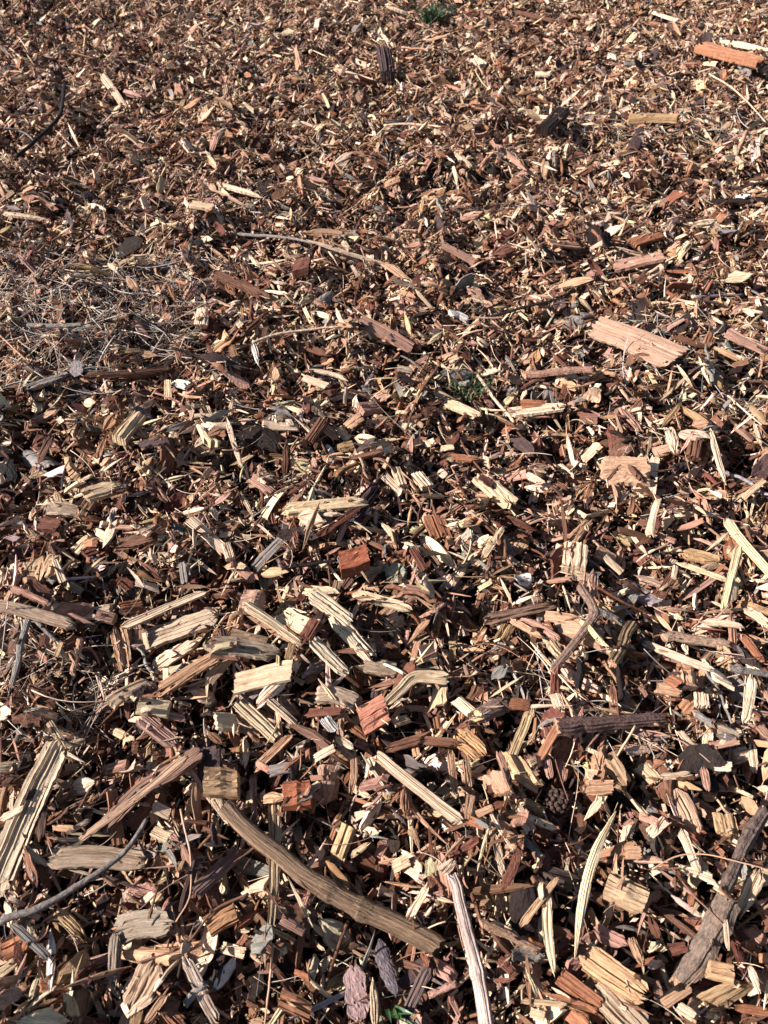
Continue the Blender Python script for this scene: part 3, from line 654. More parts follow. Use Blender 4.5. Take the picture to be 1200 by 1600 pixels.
# centre right
hero(S_, [(758,974),(810,960),(870,942)], 19, (.26,.16,.11), 'split', 'brown bark strip slanting in the right middle', mark='brown bark strip', cname='brown')
hero(C_, [(780,1005),(795,975)], 22, 'ochre', 'block')
hero(S_, [(796,972),(818,990),(842,1012)], 11, 'tan', 'split')
hero(C_, [(850,962),(875,968),(905,984)], 18, 'tan', 'chip')
hero(S_, [(812,965),(840,975),(870,1010)], 14, 'pinkish', 'split')
hero(S_, [(845,1005),(880,1035)], 24, 'straw', 'split')
hero('branch', [(905,925),(926,962),(912,990),(880,1030),(860,1055)], 19, (.24,.16,.12), 'stick', 'twisted brown root bending beside a dark hollow', mark='twisted brown root', knots=2, rough=.12, taper=.3)
hero('stick', [(932,963),(975,976)], 16, 'grey', 'stick', 'short grey rounded stick end above the yellow forked branch', mark='short grey stick end')
hero('branch', [(992,965),(978,990),(968,1020),(950,1052)], 20, (.34,.225,.125), 'stick', 'yellow ochre bare branch left of a dark gap', mark='yellow ochre branch', knots=2, rough=.12, cname='ochre', mat='stick')
hero('branch', [(905,1030),(905,1060),(900,1085)], 14, 'blackish', 'stick')
hero('stick', [(1040,992),(1085,999),(1142,1010)], 22, (.33,.22,.15), 'stick', 'straight brown stick lying level at the right', mark='straight brown stick', taper=.2)
hero(S_, [(1095,973),(1125,974),(1158,983)], 12, 'cream', 'split')
hero(S_, [(1006,996),(1050,1025),(1112,1064)], 13, (.50,.38,.27), 'split', cname='cream')
hero(C_, [(1095,1038),(1112,1018)], 14, 'tan', 'chip')
hero(S_, [(1160,988),(1172,1012),(1190,1042)], 14, 'orange', 'split', 'orange brown slat beside a dark purple slat at right edge', mark='orange brown slat')
hero(K_, [(1150,1005),(1175,1045)], 16, 'purplish', 'bark')
hero(S_, [(1168,944),(1185,960),(1205,988)], 16, 'cream', 'split')
hero('stick', [(1135,1048),(1170,1052),(1215,1054)], 15, 'grey', 'stick', 'grey tan stick running off the right edge', mark='grey tan edge stick')
hero(T_, [(1095,1062),(1118,1085),(1135,1110),(1155,1140)], 8, 'grey', 'twig')
hero(B, [(1070,1048),(1070,1078)], 38, (.46,.28,.17), 'block', 'upright ribbed tan block below the straight brown stick', mark='ribbed tan block', cracks=8, cname='tan', lift=.004)
hero(C_, [(1030,1070),(1065,1082)], 18, 'tan', 'chip')
hero(C_, [(1030,1080),(1048,1098)], 18, 'orange', 'chip')
hero(C_, [(1100,1100),(1095,1080)], 24, 'cream', 'chip')
hero(S_, [(1170,1062),(1176,1095),(1162,1132)], 20, (.58,.47,.32), 'split', 'pale curved split strip, upright, near the right edge', mark='pale curved strip', cname='cream', lift=.004)
hero(S_, [(1188,1070),(1195,1100),(1200,1130)], 13, 'pinkish', 'split')
hero('stick', [(1082,1118),(1096,1130),(1110,1143)], 14, 'grey', 'stick', 'stubby blue grey stick end')
hero(C_, [(1115,1142),(1155,1150)], 16, 'cream', 'chip', 'pale cream chip right of the stubby grey stick end', mark='pale cream chip')
hero(C_, [(1112,1165),(1152,1158)], 14, 'pinkish', 'chip')
hero(C_, [(1085,1180),(1060,1145)], 12, 'cream', 'chip')
hero('branch', [(866,1143),(910,1137),(960,1125),(1048,1110)], 34, (.14,.085,.072), 'stick', 'thick dark purplish brown bark covered stick', mark='thick dark stick', knots=1, rough=.08, taper=.35, cname='purplish')
hero(T_, [(955,1108),(990,1104),(1030,1102)], 5, 'brown', 'twig')
hero(T_, [(990,1140),(975,1165),(960,1190)], 6, 'straw', 'twig')
hero(T_, [(1000,1140),(1040,1148),(1080,1168),(1110,1192)], 4, 'pinkish', 'twig')
# lower left
hero(C_, [(175,1105),(200,1085),(232,1065)], 24, (.40,.29,.19), 'chip', cname='tan')
hero(B, [(218,1110),(242,1108),(264,1108)], 27, (.60,.46,.28), 'block', 'bright cream lozenge chip above the ridged bark', mark='bright cream lozenge', thick=.3, cname='cream', lift=.004)
hero(C_, [(258,1122),(290,1124)], 13, 'pinkish', 'chip')
hero(S_, [(220,1128),(245,1145),(278,1165)], 34, (.32,.19,.15), 'split', 'ridged brown bark piece below the bright cream lozenge', mark='ridged brown bark', rag=.4, cracks=9, thick=.25, cname='brown')
hero(S_, [(170,1135),(190,1148),(215,1165)], 16, 'straw', 'split')
hero(C_, [(84,1140),(95,1158),(104,1175)], 15, 'straw', 'block')
hero(S_, [(104,1172),(134,1156)], 13, 'straw', 'split')
hero(B, [(166,1203),(182,1203),(200,1200)], 17, 'pinkish', 'block', 'small pinkish brick shaped chip', mark='small brick shaped chip')
hero(S_, [(375,1105),(400,1128),(436,1160)], 30, (.46,.36,.23), 'split', 'cream and brown striped slat with square ends', mark='striped slat', rag=.1, cracks=7, point=0, cname='striped')
hero(S_, [(416,1098),(440,1112),(466,1134)], 16, 'cream', 'split')
hero(S_, [(392,1204),(420,1184),(458,1155)], 17, 'tan', 'split', 'tan slat crossing below the striped slat')
hero(C_, [(497,1088),(520,1078),(556,1098)], 30, (.50,.37,.26), 'chip', 'round tan flake above the long rusty chip', mark='round tan flake', cname='tan')
hero(C_, [(480,1116),(508,1120),(535,1122)], 14, 'rusty', 'chip')
hero(C_, [(508,1135),(525,1153)], 19, 'white', 'chip', 'whitish grey chip below the long rusty chip')
hero(B, [(562,1128),(580,1118),(606,1110)], 44, (.40,.17,.11), 'block', 'rusty pink square block with strong ridges', mark='ridged rusty block', cracks=6, thick=.4, lift=.004, cname='rusty')
hero(C_, [(492,1200),(525,1188)], 13, 'cream', 'chip')
hero(C_, [(422,1212),(455,1210)], 19, 'grey', 'chip', 'silvery grey chip above the glowing orange block')
hero(S_, [(552,1182),(560,1210),(548,1238)], 14, 'tan', 'split')
hero(C_, [(480,1222),(498,1212)], 12, 'cream', 'chip')
hero(S_, [(602,1104),(626,1082),(650,1062),(702,1064)], 17, (.50,.38,.24), 'split', 'bent tan chip with a long narrow arm', mark='bent tan chip', cname='tan', taper=-.4)
hero(C_, [(615,1120),(640,1108)], 14, 'straw', 'block')
hero(C_, [(713,1092),(724,1103),(736,1118)], 17, 'cream', 'block', 'cream oblong chip left of the dark sawn stub', lift=.004)
hero('stick', [(790,1096),(770,1108),(745,1126)], 34, (.20,.13,.10), 'stick', 'dark sawn stub with a pale cut end', mark='dark sawn stub', taper=.05, endc=[.6,.42,.22], cname='dark brown')
hero(C_, [(794,1098),(828,1102)], 20, 'orange', 'chip')
hero(C_, [(864,1078),(872,1112)], 18, 'cream', 'chip', 'white cream chip pointing down beside the dark stub')
hero(S_, [(710,1145),(735,1160),(758,1180)], 38, (.50,.29,.14), 'split', 'orange tan fan of coarse fibres right of the centre', mark='orange tan fan', rag=.4, cracks=9, thick=.3, cname='orange', lift=.004)
hero(S_, [(660,1155),(690,1160),(715,1170)], 16, 'brown', 'split')
hero(S_, [(605,1170),(660,1162)], 18, 'brown', 'split')
hero(S_, [(702,1182),(706,1215),(710,1248)], 15, 'tan', 'split')
hero(S_, [(724,1185),(726,1210),(730,1240)], 20, 'tan', 'split')
hero(C_, [(735,1245),(728,1290)], 16, 'tan', 'chip')
hero(S_, [(828,1112),(815,1150),(792,1198)], 18, (.44,.32,.18), 'split', 'long tan slat, rising, right of the orange tan fan', cname='tan')
hero(S_, [(776,1185),(785,1215),(792,1245)], 13, 'pinkish', 'split')
hero(C_, [(826,1195),(850,1178)], 14, 'straw', 'chip')
hero(S_, [(848,1190),(858,1225)], 15, 'pinkish', 'split')
hero(S_, [(870,1185),(880,1225)], 17, 'pinkish', 'split', mark='upright pink slat', label='upright pink slat just above the dark seed head')
hero(C_, [(915,1228),(958,1232)], 24, 'tan', 'chip', cracks=6)
hero(C_, [(1000,1192),(1015,1208),(1028,1226)], 24, 'straw', 'chip')
hero(S_, [(1030,1214),(1084,1208)], 13, 'cream', 'split')
hero(S_, [(1098,1198),(1105,1240)], 15, 'pinkish', 'split')
hero(C_, [(1148,1180),(1170,1176)], 22, 'cream', 'block')
hero(S_, [(1170,1165),(1182,1210)], 15, 'cream', 'split')
hero(C_, [(1115,1195),(1142,1202)], 16, 'cream', 'chip')
hero(C_, [(1120,1232),(1155,1232)], 14, 'tan', 'chip')
# foreground
hero(S_, [(106,1172),(66,1236),(22,1318),(-18,1400)], 44, (.48,.37,.25), 'split', 'long weathered pale plank slanting across the lower left edge', mark='long weathered plank', rag=.5, cracks=6, thick=.4, cname='grey tan', lift=.008, taper=-.1)
hero(S_, [(0,1225),(35,1212)], 20, 'brown', 'split')
hero(S_, [(-5,1278),(40,1262)], 14, 'cream', 'split')
hero(S_, [(318,1178),(270,1205),(215,1232),(150,1290)], 30, (.22,.13,.09), 'split', 'long dark brown plank rising above the curved thick stick', mark='long dark plank', rag=.4, thick=.3, cname='dark brown')
hero(S_, [(300,1195),(225,1252),(120,1310)], 14, (.40,.26,.17), 'split', cname='tan')
hero(S_, [(145,1285),(110,1310)], 10, 'cream', 'split')
hero(S_, [(76,1345),(140,1332),(228,1342)], 38, (.33,.24,.165), 'split', 'coarse pale bark slab lying under the grey twig', mark='coarse pale slab', rag=.5, cracks=7, thick=.35, cname='tan', face=.2)
hero(C_, [(240,1298),(268,1310)], 22, 'straw', 'chip')
hero(C_, [(240,1262),(266,1272)], 20, 'cream', 'chip')
hero(S_, [(395,1215),(398,1250),(400,1290)], 16, 'pinkish', 'split', mark='upright brown slat', label='upright pinkish brown slat above the curved thick stick')
hero(S_, [(427,1232),(430,1310),(430,1400),(428,1465)], 27, (.42,.31,.19), 'split', 'tall fibrous upright split crossing behind the thick curved stick', mark='tall fibrous split', rag=.7, cracks=6, taper=.5, cname='tan')
hero(T_, [(430,1465),(424,1520),(412,1600)], 6, 'tan', 'twig')
hero(B, [(442,1246),(462,1244),(486,1242)], 44, (.30,.105,.052), 'block', 'glowing orange red block in deep shade', mark='glowing orange block', thick=.7, cracks=5, cname='orange', lift=.004)
hero(C_, [(470,1278),(492,1270)], 12, 'grey', 'chip')
hero(C_, [(345,1200),(368,1198)], 20, 'orange', 'block')
hero(S_, [(335,1245),(345,1262),(358,1285)], 26, (.40,.30,.20), 'split', cname='tan')
hero(K_, [(372,1322),(340,1362),(308,1400)], 26, (.20,.125,.10), 'chip', 'dark brown plank wedged under the thick curved stick', cname='dark brown', mat=M_WOOD, thick=.3)
hero('stick', [(352,1264),(388,1300),(440,1345),(515,1392),(590,1430),(690,1482)], 33, (.24,.155,.095), 'stick', 'thick curved brown stick with a dark sawn end, largest in the foreground', mark='thick curved stick', rough=.075, knots=2, taper=-.25, lift=.003, mat='stick', endc=[.14,.09,.06])
hero(B, [(322,1232),(345,1230),(374,1228)], 44, (.52,.33,.18), 'block', 'tan chunky block resting on the upper end of the thick curved stick', mark='tan chunky block', thick=.7, cname='tan', lift=.006)
hero(B, [(545,1294),(536,1315),(526,1336)], 27, (.52,.37,.20), 'block', 'cream block leaning above the thick curved stick', cname='cream', mark='leaning cream block')
hero(C_, [(545,1342),(580,1322)], 12, 'straw', 'split')
hero(S_, [(588,1180),(635,1222),(680,1258),(722,1290)], 20, (.46,.34,.23), 'split', 'long narrow tan slat falling above the white stripped twig', mark='long narrow slat', rag=.4, taper=-.1, thick=.6, cname='tan', lift=.005)
hero('stick', [(704,1378),(720,1425),(742,1500),(768,1610)], 22, (.62,.47,.40), 'stick', 'white pinkish stripped twig standing out at the bottom centre', mark='white stripped twig', rough=.06, knots=1, taper=-.3, mat='stick', cname='white', lift=.006)
hero(C_, [(686,1372),(712,1345)], 24, 'cream', 'split')
hero(S_, [(638,1432),(655,1408),(668,1385)], 17, 'cream', 'split')
hero(C_, [(612,1358),(640,1348)], 22, 'straw', 'chip')
hero(S_, [(960,1272),(930,1330),(910,1395),(895,1502)], 21, (.64,.53,.34), 'split', 'long pale curved sliver with a groove, right foreground', mark='long pale curved sliver', rag=.2, cracks=1, point=.35, thick=.6, cname='cream', lift=.010, ridge=.3)
hero(P_, [(852,1398),(854,1455),(870,1528)], 15, (.60,.48,.31), 'splinter', 'short pale sliver left of the long pale curved sliver', cname='cream')
hero(B, [(944,1382),(975,1396),(1008,1412)], 40, (.50,.34,.20), 'block', 'round cut tan chunk with a hollow dark end', mark='cut tan chunk', thick=.8, cname='tan', lift=.006, cracks=1)
hero('branch', [(1200,1262),(1165,1315),(1150,1348),(1124,1402)], 24, (.15,.105,.085), 'stick', 'knobbly grey brown twig at the right edge', mark='knobbly grey twig', knots=4, rough=.1, cname='grey')
hero('branch', [(1128,1418),(1104,1468),(1084,1505),(1058,1542)], 46, (.17,.125,.095), 'stick', 'stout grey branch stub with flaking bark', mark='stout grey stub', knots=3, rough=.09, cname='grey', taper=.35)
hero(S_, [(1182,1365),(1172,1390),(1158,1422)], 34, (.55,.41,.27), 'split', 'pale broken wedge beside the knobbly grey twig', mark='pale broken wedge', cname='cream')
hero(S_, [(912,1480),(950,1510),(1012,1562)], 50, (.46,.28,.15), 'split', 'broad orange brown fibrous slab, lower right', mark='broad fibrous slab', rag=.5, cracks=9, thick=.3, cname='ochre')
hero(S_, [(930,1540),(960,1575),(1005,1625)], 60, (.36,.26,.17), 'split', 'striped brown and cream slab at the bottom right', mark='striped bottom slab', rag=.4, cracks=11, thick=.3, cname='striped')
hero(C_, [(880,1522),(905,1545),(938,1572)], 28, 'orange', 'chip', 'smooth orange flake left of the broad fibrous slab', mark='smooth orange flake')
hero(S_, [(985,1465),(1000,1515)], 16, 'tan', 'split')
hero(S_, [(1052,1238),(1070,1262),(1092,1308)], 28, (.52,.33,.21), 'chip', 'pinkish tan plank beside a square orange tan chip', mark='pinkish tan plank', cname='pinkish', point=.15)
hero(B, [(1130,1272),(1133,1310)], 36, (.50,.32,.17), 'block', 'square orange tan chip above the knobbly grey twig', mark='square orange chip', cname='orange', thick=.3, lift=.004)
hero(S_, [(1060,1298),(1075,1328),(1092,1368)], 17, (.62,.48,.33), 'split', 'bright cream sliver under a thin arching stem', cname='cream', mark='bright cream sliver')
hero(C_, [(980,1330),(1003,1332)], 22, 'tan', 'chip')
hero(C_, [(1000,1275),(1025,1290)], 14, 'pinkish', 'chip')
hero('dry_straw', [(1025,1350),(1060,1334),(1100,1334),(1150,1350),(1210,1372)], 3.5, 'tan', 'twig', 'long thin arching stem over the bright cream sliver', lift=.012, knots=0)
hero(T_, [(1055,1350),(1085,1400),(1130,1458)], 5, 'brown', 'twig')
hero(C_, [(1040,1490),(1065,1486)], 22, 'rusty', 'chip', 'reddish pink scrap left of the stout grey stub')
hero(C_, [(1115,1508),(1150,1520)], 28, (.44,.27,.15), 'block', cname='orange')
hero(S_, [(1168,1512),(1190,1552)], 13, 'cream', 'split')
hero(C_, [(1188,1520),(1210,1535)], 16, 'orange', 'chip')
hero(C_, [(1180,1440),(1205,1470)], 22, 'pinkish', 'chip')
hero(S_, [(1130,1440),(1138,1485)], 9, 'cream', 'split')
hero(C_, [(1035,1570),(1075,1545)], 20, 'tan', 'chip')
hero(C_, [(1060,1570),(1085,1590)], 16, 'cream', 'chip')
hero(S_, [(1150,1575),(1210,1590)], 16, 'orange', 'split')
hero('stick', [(750,1447),(790,1462),(842,1488)], 18, (.25,.155,.10), 'stick', 'brown bark covered stick right of the white stripped twig', mark='brown bark stick', cname='brown')
hero(S_, [(812,1448),(838,1418),(868,1378)], 15, (.44,.28,.16), 'split', cname='tan')
hero(C_, [(792,1302),(822,1308)], 24, 'tan', 'block')
hero('stick', [(820,1312),(846,1342)], 13, 'grey', 'stick', 'shiny whitish grey stub below a tan block')
hero(S_, [(765,1302),(776,1335),(786,1370)], 14, 'cream', 'split')
hero(K_, [(812,1325),(800,1360),(785,1392)], 15, 'rusty', 'bark', 'curled rusty bark strip in the bottom middle', mark='curled rusty strip')
hero(P_, [(762,1265),(780,1300),(800,1335)], 7, 'cream', 'splinter')
hero(C_, [(816,1218),(842,1232)], 18, 'tan', 'chip')
hero(C_, [(745,1270),(770,1262)], 14, 'tan', 'chip')
hero(C_, [(815,1258),(850,1272)], 16, 'ochre', 'chip')
hero(S_, [(808,1282),(870,1298)], 13, 'cream', 'split')
hero(C_, [(900,1305),(912,1290)], 14, 'cream', 'chip')
hero(T_, [(230,1280),(190,1335),(125,1382),(62,1420),(0,1440)], 10, (.17,.145,.13), 'twig', 'smooth grey twig lying over the coarse pale slab', mark='smooth grey twig', lift=.014, cname='grey', taper=-.8)
hero(K_, [(166,1452),(215,1440),(275,1448)], 58, (.30,.235,.17), 'split', 'broad grey tan bark flap with a pointed tail', mark='grey bark flap', cname='grey', rag=.5, cracks=4, thick=.2, face=.2)
hero(K_, [(188,1462),(184,1500),(178,1552)], 24, (.28,.22,.16), 'split', 'tail of grey bark hanging from the broad grey flap', cname='grey', thick=.3)
hero(T_, [(390,1400),(335,1425),(290,1478),(215,1506)], 7, 'brown', 'twig', 'bent brown twig crossing the grey bark flap', mark='bent brown twig', lift=.01)
hero(P_, [(285,1270),(300,1340),(298,1400),(275,1440)], 5, 'tan', 'twig')
hero(C_, [(322,1448),(345,1432),(368,1422)], 34, (.34,.18,.09), 'block', cname='orange')
hero('dry_leaf', [(338,1548),(352,1520),(366,1496)], 17, 'white', 'leaf', 'bright white curled scrap at the lower left', mark='bright white scrap', face=.3)
hero('stick', [(290,1572),(305,1556),(322,1542)], 15, 'grey', 'stick', 'grey rounded twig end beside the bright white scrap')
hero(S_, [(292,1498),(312,1545),(340,1602)], 24, (.52,.40,.30), 'split', 'cream grey plank running off the bottom edge', mark='cream grey bottom plank', cname='cream')
hero(S_, [(78,1448),(84,1500),(88,1562)], 14, (.74,.68,.60), 'splinter', 'torn white strip standing out at the lower left', mark='torn white strip', cname='white')
hero(C_, [(5,1488),(45,1468)], 28, (.38,.16,.08), 'block', 'rusty orange block at the left edge of the foreground', cname='rusty', mark='rusty edge block')
hero(S_, [(-5,1530),(35,1502)], 17, 'straw', 'split')
hero(S_, [(22,1448),(50,1470),(78,1500)], 20, 'grey', 'split')
hero(S_, [(250,1502),(228,1535),(202,1575)], 56, (.38,.26,.17), 'split', 'wide fluted tan slab below the grey bark flap', mark='wide fluted slab', cracks=10, rag=.3, thick=.3, cname='tan')
hero(S_, [(265,1555),(240,1580),(225,1600)], 14, 'tan', 'split')
hero(S_, [(245,1560),(200,1590)], 16, 'cream', 'split')
hero(S_, [(90,1425),(115,1440),(130,1465)], 26, (.50,.33,.17), 'split', cname='ochre')
hero(K_, [(552,1512),(556,1550),(560,1592)], 36, (.34,.22,.20), 'bark', 'pinkish grey flat bark plate at the bottom', mark='pinkish grey plate', cname='pinkish', arc=.2, mat=M_WOOD)
hero(B, [(438,1562),(462,1570),(486,1582)], 32, (.36,.17,.09), 'block', 'rust brown block near the bottom edge', cname='rusty', mark='rust brown bottom block', cracks=5)
hero(T_, [(544,1438),(522,1500),(502,1560),(494,1610)], 9, 'brown', 'twig', 'brown twig hanging down from under the thick curved stick', mark='hanging brown twig')
hero(K_, [(592,1468),(602,1510),(618,1562)], 22, (.16,.13,.14), 'bark', cname='purplish')
hero(S_, [(672,1508),(650,1560),(625,1615)], 24, (.15,.10,.085), 'split', 'dark brown plank below the sawn end of the thick stick', cname='dark brown', mark='dark bottom plank')
hero(S_, [(660,1485),(668,1515)], 12, 'orange', 'split')
hero(C_, [(345,1478),(385,1492)], 20, 'cream', 'chip')
hero(C_, [(440,1440),(475,1458)], 18, 'pinkish', 'chip')
hero(S_, [(815,1562),(885,1572)], 11, (.45,.33,.20), 'split', cname='tan')
hero(C_, [(828,1582),(850,1590)], 16, 'straw', 'chip')
hero(C_, [(780,1500),(800,1522)], 16, 'rusty', 'chip')
hero(S_, [(700,1555),(722,1600)], 10, 'pinkish', 'split')
hero('stick', [(670,1555),(712,1540)], 13, (.30,.17,.13), 'stick', cname='pinkish')

# green sprigs: tufts of thin blades growing up between the chips
def tuft(px, py, rad, n, hgt, name, label, cat, wid=.0016, dark=1., mark=None):
    z0 = local_h(px, py); p = at(px, py, z0); r = np.random.default_rng(int(px)); V = []; F = []
    for k in range(n):
        a = r.uniform(0, 2*pi); b = r.uniform(0, rad); x, y = b*cos(a), b*sin(a)*.8; lean = r.normal(0, .55, 2); h = hgt*r.uniform(.5, 1.1); ww = wid*r.uniform(.6, 1.2); dr = r.uniform(0, pi)
        base = len(V)
        for s in range(5):
            t = s/4; cx_, cy_, cz_ = x+lean[0]*h*t*t, y+lean[1]*h*t*t, h*t*(1-.25*t)-.004; q = ww*(1-t)**.6
            V += [(cx_-q*cos(dr), cy_-q*sin(dr), cz_), (cx_, cy_, cz_-q*.35), (cx_+q*cos(dr), cy_+q*sin(dr), cz_)]
        for s in range(4):
            i = base+3*s; F += [(i, i+1, i+4, i+3), (i+1, i+2, i+5, i+4)]
    me = bpy.data.meshes.new(name); me.from_pydata(V, [], F); me.materials.append(M_GRASS)
    o = bpy.data.objects.new(name, me); o.location = p; sc.collection.objects.link(o); tag(o, label, cat, 'green sprigs growing through the mulch')
    HERO.append(dict(o=o, name='dry_straw', cname='green', px=np.array([px, py], float), label=label, mark=mark, L=30., w=10, shape='tuft', d=np.array([1., 0]), keep=True))
tuft(677, 36, .040, 230, .075, 'grass_tuft', 'dark green grass tuft at the very back of the bed', 'grass tuft', .0024, mark='dark green tuft')
tuft(732, 606, .038, 130, .026, 'grass_tuft', 'flattened green grass sprig beside the straight cream twig', 'grass tuft', .0011, mark='green grass sprig')
tuft(615, 1582, .008, 5, .022, 'green_seedling', 'tiny green seedling at the bottom edge between dark chips', 'seedling', .004)
tuft(1172, 78, .03, 25, .02, 'grass_tuft', 'sparse green blades by the broad orange piece at the back', 'grass tuft', .0016)

# dark seed head: an Empty with scales round a core
def seed_head(px, py):
    z0 = local_h(px, py); p = at(px, py, z0+.006); r = np.random.default_rng(5)
    e = bpy.data.objects.new('seed_head', None); e.location = p; sc.collection.objects.link(e)
    def blob(nm, R, n1, n2, sq=1.):
        V = []; F = []
        for i in range(n1+1):
            th = pi*i/n1
            for j in range(n2): 
                a = 2*pi*j/n2; q = R*(1+r.normal(0, .08)); V.append((q*sin(th)*cos(a), q*sin(th)*sin(a), q*cos(th)*sq))
        for i in range(n1):
            for j in range(n2): F.append((i*n2+j, i*n2+(j+1) % n2, (i+1)*n2+(j+1) % n2, (i+1)*n2+j)[::-1])
        return make_mesh(nm, V, F, V, M_BARK)
    core = bpy.data.objects.new('core', blob('core', .0095, 6, 9)); sc.collection.objects.link(core); core.parent = e; core['tint'] = [.05, .032, .025]; core['seed'] = .3
    sm = blob('scale', .0028, 4, 6, .6)
    for k in range(46):
        t = (k+.5)/46; th = math.acos(1-1.7*t); a = k*2.39996; d = .0105
        s = bpy.data.objects.new('scale', sm); sc.collection.objects.link(s); s.parent = e
        s.location = (d*sin(th)*cos(a)*1.15, d*sin(th)*sin(a), d*cos(th)); s.rotation_euler = (0, th, a); s['tint'] = [.085, .05, .04]; s['seed'] = k/46.
    tag(e, 'dark knobbly seed head in the shade between pink slats and tan chips', 'seed head')
    HERO.append(dict(o=e, name='x', cname='', px=np.array([px, py], float), label=e['label'], mark='dark seed head', L=40., w=10, shape='tuft', d=np.array([1., 0]), keep=True))
seed_head(872, 1252)


# ------------------------------------------------------------------ labels that single things out
def place_phrase(px, own=None, n=2):
    ms = [h for h in HERO if h['mark'] and h['o'] is not own]
    ds = sorted(ms, key=lambda h: np.linalg.norm((h['px']-px)*(1, 1.35)))[:6]
    def rel(h, q):
        d = px-h['px']
        if abs(d[0]) > abs(d[1])*1.25: return 'right of' if d[0] > 0 else 'left of'
        return 'below' if d[1] > 0 else 'above'
    a = ds[0]; ra = rel(a, px); s1 = f"{ra} the {a['mark']}"
    axis = ra in ('right of', 'left of')
    for b in ds[1:]:
        rb = rel(b, px)
        if (rb in ('right of', 'left of')) != axis: return s1, f"{rb} the {b['mark']}"
    return s1, f"{rel(ds[1], px)} the {ds[1]['mark']}"
USED = {}
def size_word(L): return 'tiny' if L < 22 else 'small' if L < 42 else 'medium' if L < 75 else 'long'
KW = dict(wood_chip='wood chip', wood_splinter='splinter', bark_flake='bark flake', twig='twig', dry_straw='fine straw', dry_leaf='dry leaf',
          stick='stick', wood_block='block', split_wood='split wood piece', branch='branch')
def auto_label(name, cname, px, L, d, own):
    s1, s2 = place_phrase(px, own); sw = size_word(L)
    ang = abs(math.degrees(math.atan2(d[1], d[0]))) % 180
    slope = 'level' if ang < 20 or ang > 160 else 'upright' if 70 < ang < 110 else ('slanting down' if (d[0]*d[1] > 0) else 'slanting up')
    k = KW[name]
    cand = [f"{sw} {cname} {k} {s1}", f"{sw} {cname} {k}, {slope}, {s1}", f"{sw} {cname} {k} {s1}, {s2}", f"{sw} {cname} {k}, {slope}, {s1}, {s2}",
            f"{cname} {k} {s1}, {s2}", f"{cname} {k}, {slope}, {s1}, {s2}", f"{cname} {k} {s2}, {s1}", f"{cname} {k}, {slope}, {s2}", f"{cname} {k} {s2}",
            f"{slope} {cname} {k} {s1}", f"{slope} {sw} {cname} {k} {s2}"]
    cand = [c for c in cand if 4 <= len(c.replace(',', '').split()) <= 16]
    for lab in cand:
        if lab not in USED: USED[lab] = 1; return lab
    lab = cand[0]; USED[lab] += 1
    return lab
for h in HERO:
    if h['label']: USED[h['label']] = 1
for h in HERO:
    if h.get('keep'): continue
    lab = h['label'] or auto_label(h['name'], h['cname'], h['px'], h['L'], h['d'], h['o'])
    tag(h['o'], lab, CAT[h['name']], GRP[h['name']])

# a few last slivers and crumbs over everything
strew(dict(wood_splinter=700, dry_straw=260, wood_crumb=1500, wood_chip=700, bark_flake=40), R_ALL, rng, jit=.12, scale=.6)

# ------------------------------------------------------------------ the largest of each kind as things, the rest as one mass each
store = bpy.data.collections.new("piece_shapes")      # never linked to the scene: only shapes to instance
def gn_tree(kind):
    col = bpy.data.collections.new("shapes_"+kind); store.children.link(col)
    for i, (me, s) in enumerate(PROTO[kind]):
        o = bpy.data.objects.new("%s_shape_%03d" % (kind, i), me); col.objects.link(o)
    g = bpy.data.node_groups.new("strewn_"+kind, 'GeometryNodeTree')
    g.interface.new_socket("Geometry", in_out='INPUT', socket_type='NodeSocketGeometry'); g.interface.new_socket("Geometry", in_out='OUTPUT', socket_type='NodeSocketGeometry')
    N = g.nodes.new; L = g.links.new
    gi, go = N('NodeGroupInput'), N('NodeGroupOutput'); ip = N('GeometryNodeInstanceOnPoints'); ci = N('GeometryNodeCollectionInfo')
    ci.inputs['Collection'].default_value = col; ci.inputs['Separate Children'].default_value = True; ci.inputs['Reset Children'].default_value = True
    def attr(nm, t):
        a = N('GeometryNodeInputNamedAttribute'); a.data_type = t; a.inputs['Name'].default_value = nm
        return next(o for o in a.outputs if o.enabled and o.name == 'Attribute')
    m2p = N('GeometryNodeMeshToPoints'); m2p.inputs['Radius'].default_value = .0005
    L(gi.outputs[0], m2p.inputs['Mesh']); L(m2p.outputs[0], ip.inputs['Points']); L(ci.outputs[0], ip.inputs['Instance'])
    ip.inputs['Pick Instance'].default_value = True; L(attr('shape', 'INT'), ip.inputs['Instance Index'])
    e2r = N('FunctionNodeEulerToRotation'); L(attr('turn', 'FLOAT_VECTOR'), e2r.inputs[0]); L(e2r.outputs[0], ip.inputs['Rotation'])
    L(attr('size', 'FLOAT_VECTOR'), ip.inputs['Scale']); L(ip.outputs[0], go.inputs[0])
    return g
LIMIT = 300
STUFFLAB = dict(wood_chip='countless smaller wood chips covering the whole ground', wood_splinter='countless thin splinters filling gaps between the wood chips',
    bark_flake='countless smaller dark bark flakes mixed into the mulch', twig='many thin twig fragments scattered through the mulch',
    dry_straw='fine grey dry straws tangled over the mulch', wood_crumb='tiny wood crumbs between and under the chips', dry_leaf='small dry leaves out at the edges of the mulch')
PLUR = dict(wood_chip='wood_chips', wood_splinter='wood_splinters', bark_flake='bark_flakes', twig='twig_fragments', dry_straw='dry_straws', wood_crumb='wood_crumbs', dry_leaf='dry_leaves')
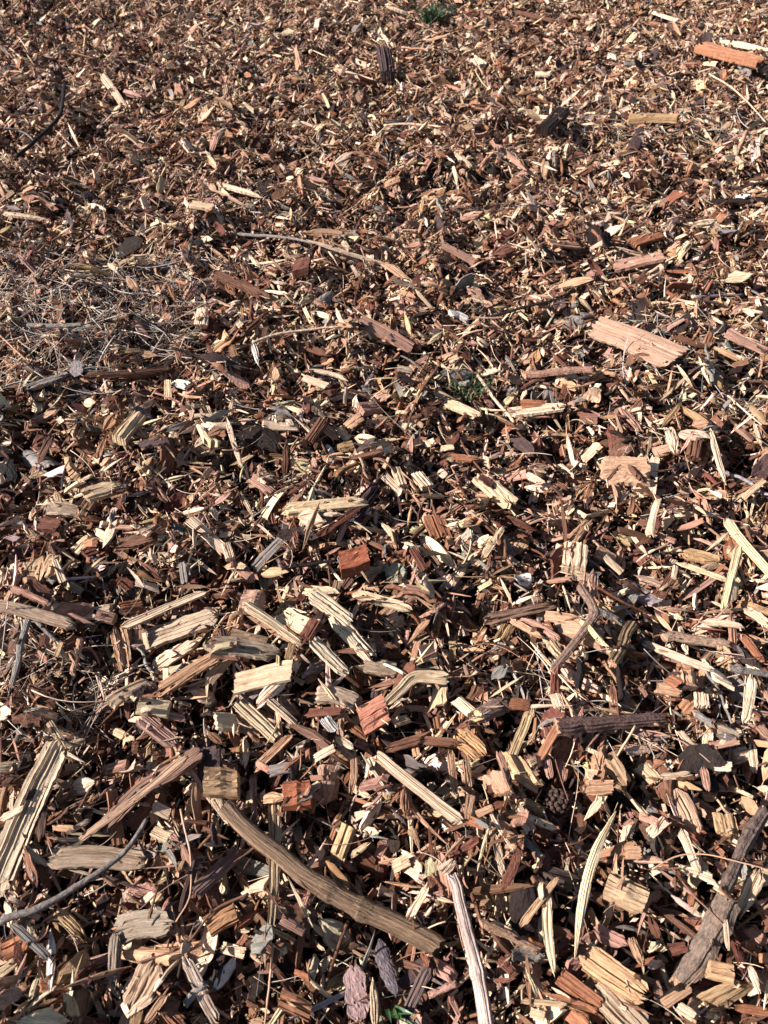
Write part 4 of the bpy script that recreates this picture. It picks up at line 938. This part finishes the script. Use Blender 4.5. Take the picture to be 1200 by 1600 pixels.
for kind in KINDS:
    if not REC[kind]: continue
    R = {k: np.concatenate([q[k] for q in REC[kind]]) for k in REC[kind][0]}
    n = len(R['seed'])
    pick = np.zeros(n, bool)
    if kind != 'wood_crumb':
        px, dep = project(R['P'])
        yaw = R['E'][:, 2]; U = R['D'][:, :1]*SU[None]; V = R['D'][:, 1:2]*SV[None]
        ix, iy = cell(R['P'][:, :1]+U*np.cos(yaw)[:, None]-V*np.sin(yaw)[:, None], R['P'][:, 1:2]+U*np.sin(yaw)[:, None]+V*np.cos(yaw)[:, None])
        top = R['P'][:, 2:3]+R['a'][:, None]*U+R['b'][:, None]*V+R['D'][:, 2:3]*.4
        vis = (top > H[ix, iy]-.0015).mean(1)
        inside = (px[:, 0] > 4) & (px[:, 0] < 1196) & (px[:, 1] > 4) & (px[:, 1] < 1596) & (dep > 0)
        score = R['D'][:, 0]*np.maximum(R['D'][:, 1], .001)/dep**2*np.clip(vis, 0, 1)**1.5*inside*(vis > .25)
        room = LIMIT-sum(1 for h in HERO if h['name'] == kind)
        k = min(room, int((score > 0).sum())); best = np.argsort(-score)[:k]; pick[best] = True
        for i in best:
            me = PROTO[kind][R['pi'][i]][0]; o = bpy.data.objects.new(kind, me); sc.collection.objects.link(o)
            o.location = R['P'][i]; o.rotation_euler = R['E'][i]; o.scale = R['S'][i]
            o['tint'] = [float(v) for v in R['tint'][i]]; o['seed'] = float(R['seed'][i])
            ax = np.array([R['P'][i]-np.array([cos(yaw[i]), sin(yaw[i]), 0])*R['D'][i, 0]/2, R['P'][i]+np.array([cos(yaw[i]), sin(yaw[i]), 0])*R['D'][i, 0]/2])
            pp, _ = project(ax); d = pp[1]-pp[0]
            tag(o, auto_label(kind, PN[R['ci'][i]], px[i], float(np.linalg.norm(d)), d/(np.linalg.norm(d)+1e-9), o), CAT[kind], GRP[kind])
    keep = ~pick; m_ = int(keep.sum())
    if not m_: continue
    me = bpy.data.meshes.new(PLUR[kind]); me.vertices.add(m_); me.vertices.foreach_set('co', R['P'][keep].astype(np.float32).ravel())
    for nm, t, arr in (('turn', 'FLOAT_VECTOR', R['E']), ('size', 'FLOAT_VECTOR', R['S']), ('tint', 'FLOAT_VECTOR', R['tint'])):
        a = me.attributes.new(nm, t, 'POINT'); a.data.foreach_set('vector', arr[keep].astype(np.float32).ravel())
    a = me.attributes.new('seed', 'FLOAT', 'POINT'); a.data.foreach_set('value', R['seed'][keep].astype(np.float32))
    a = me.attributes.new('shape', 'INT', 'POINT'); a.data.foreach_set('value', R['pi'][keep].astype(np.int32))
    o = bpy.data.objects.new(PLUR[kind], me); sc.collection.objects.link(o)
    md = o.modifiers.new("strewn", 'NODES'); md.node_group = gn_tree(kind)
    tag(o, STUFFLAB[kind], PLUR[kind].replace('_', ' '), None, 'stuff')
    print(kind, n, 'mass', m_)
print('labels shared:', sum(v-1 for v in USED.values() if v > 1), 'heroes', len(HERO))
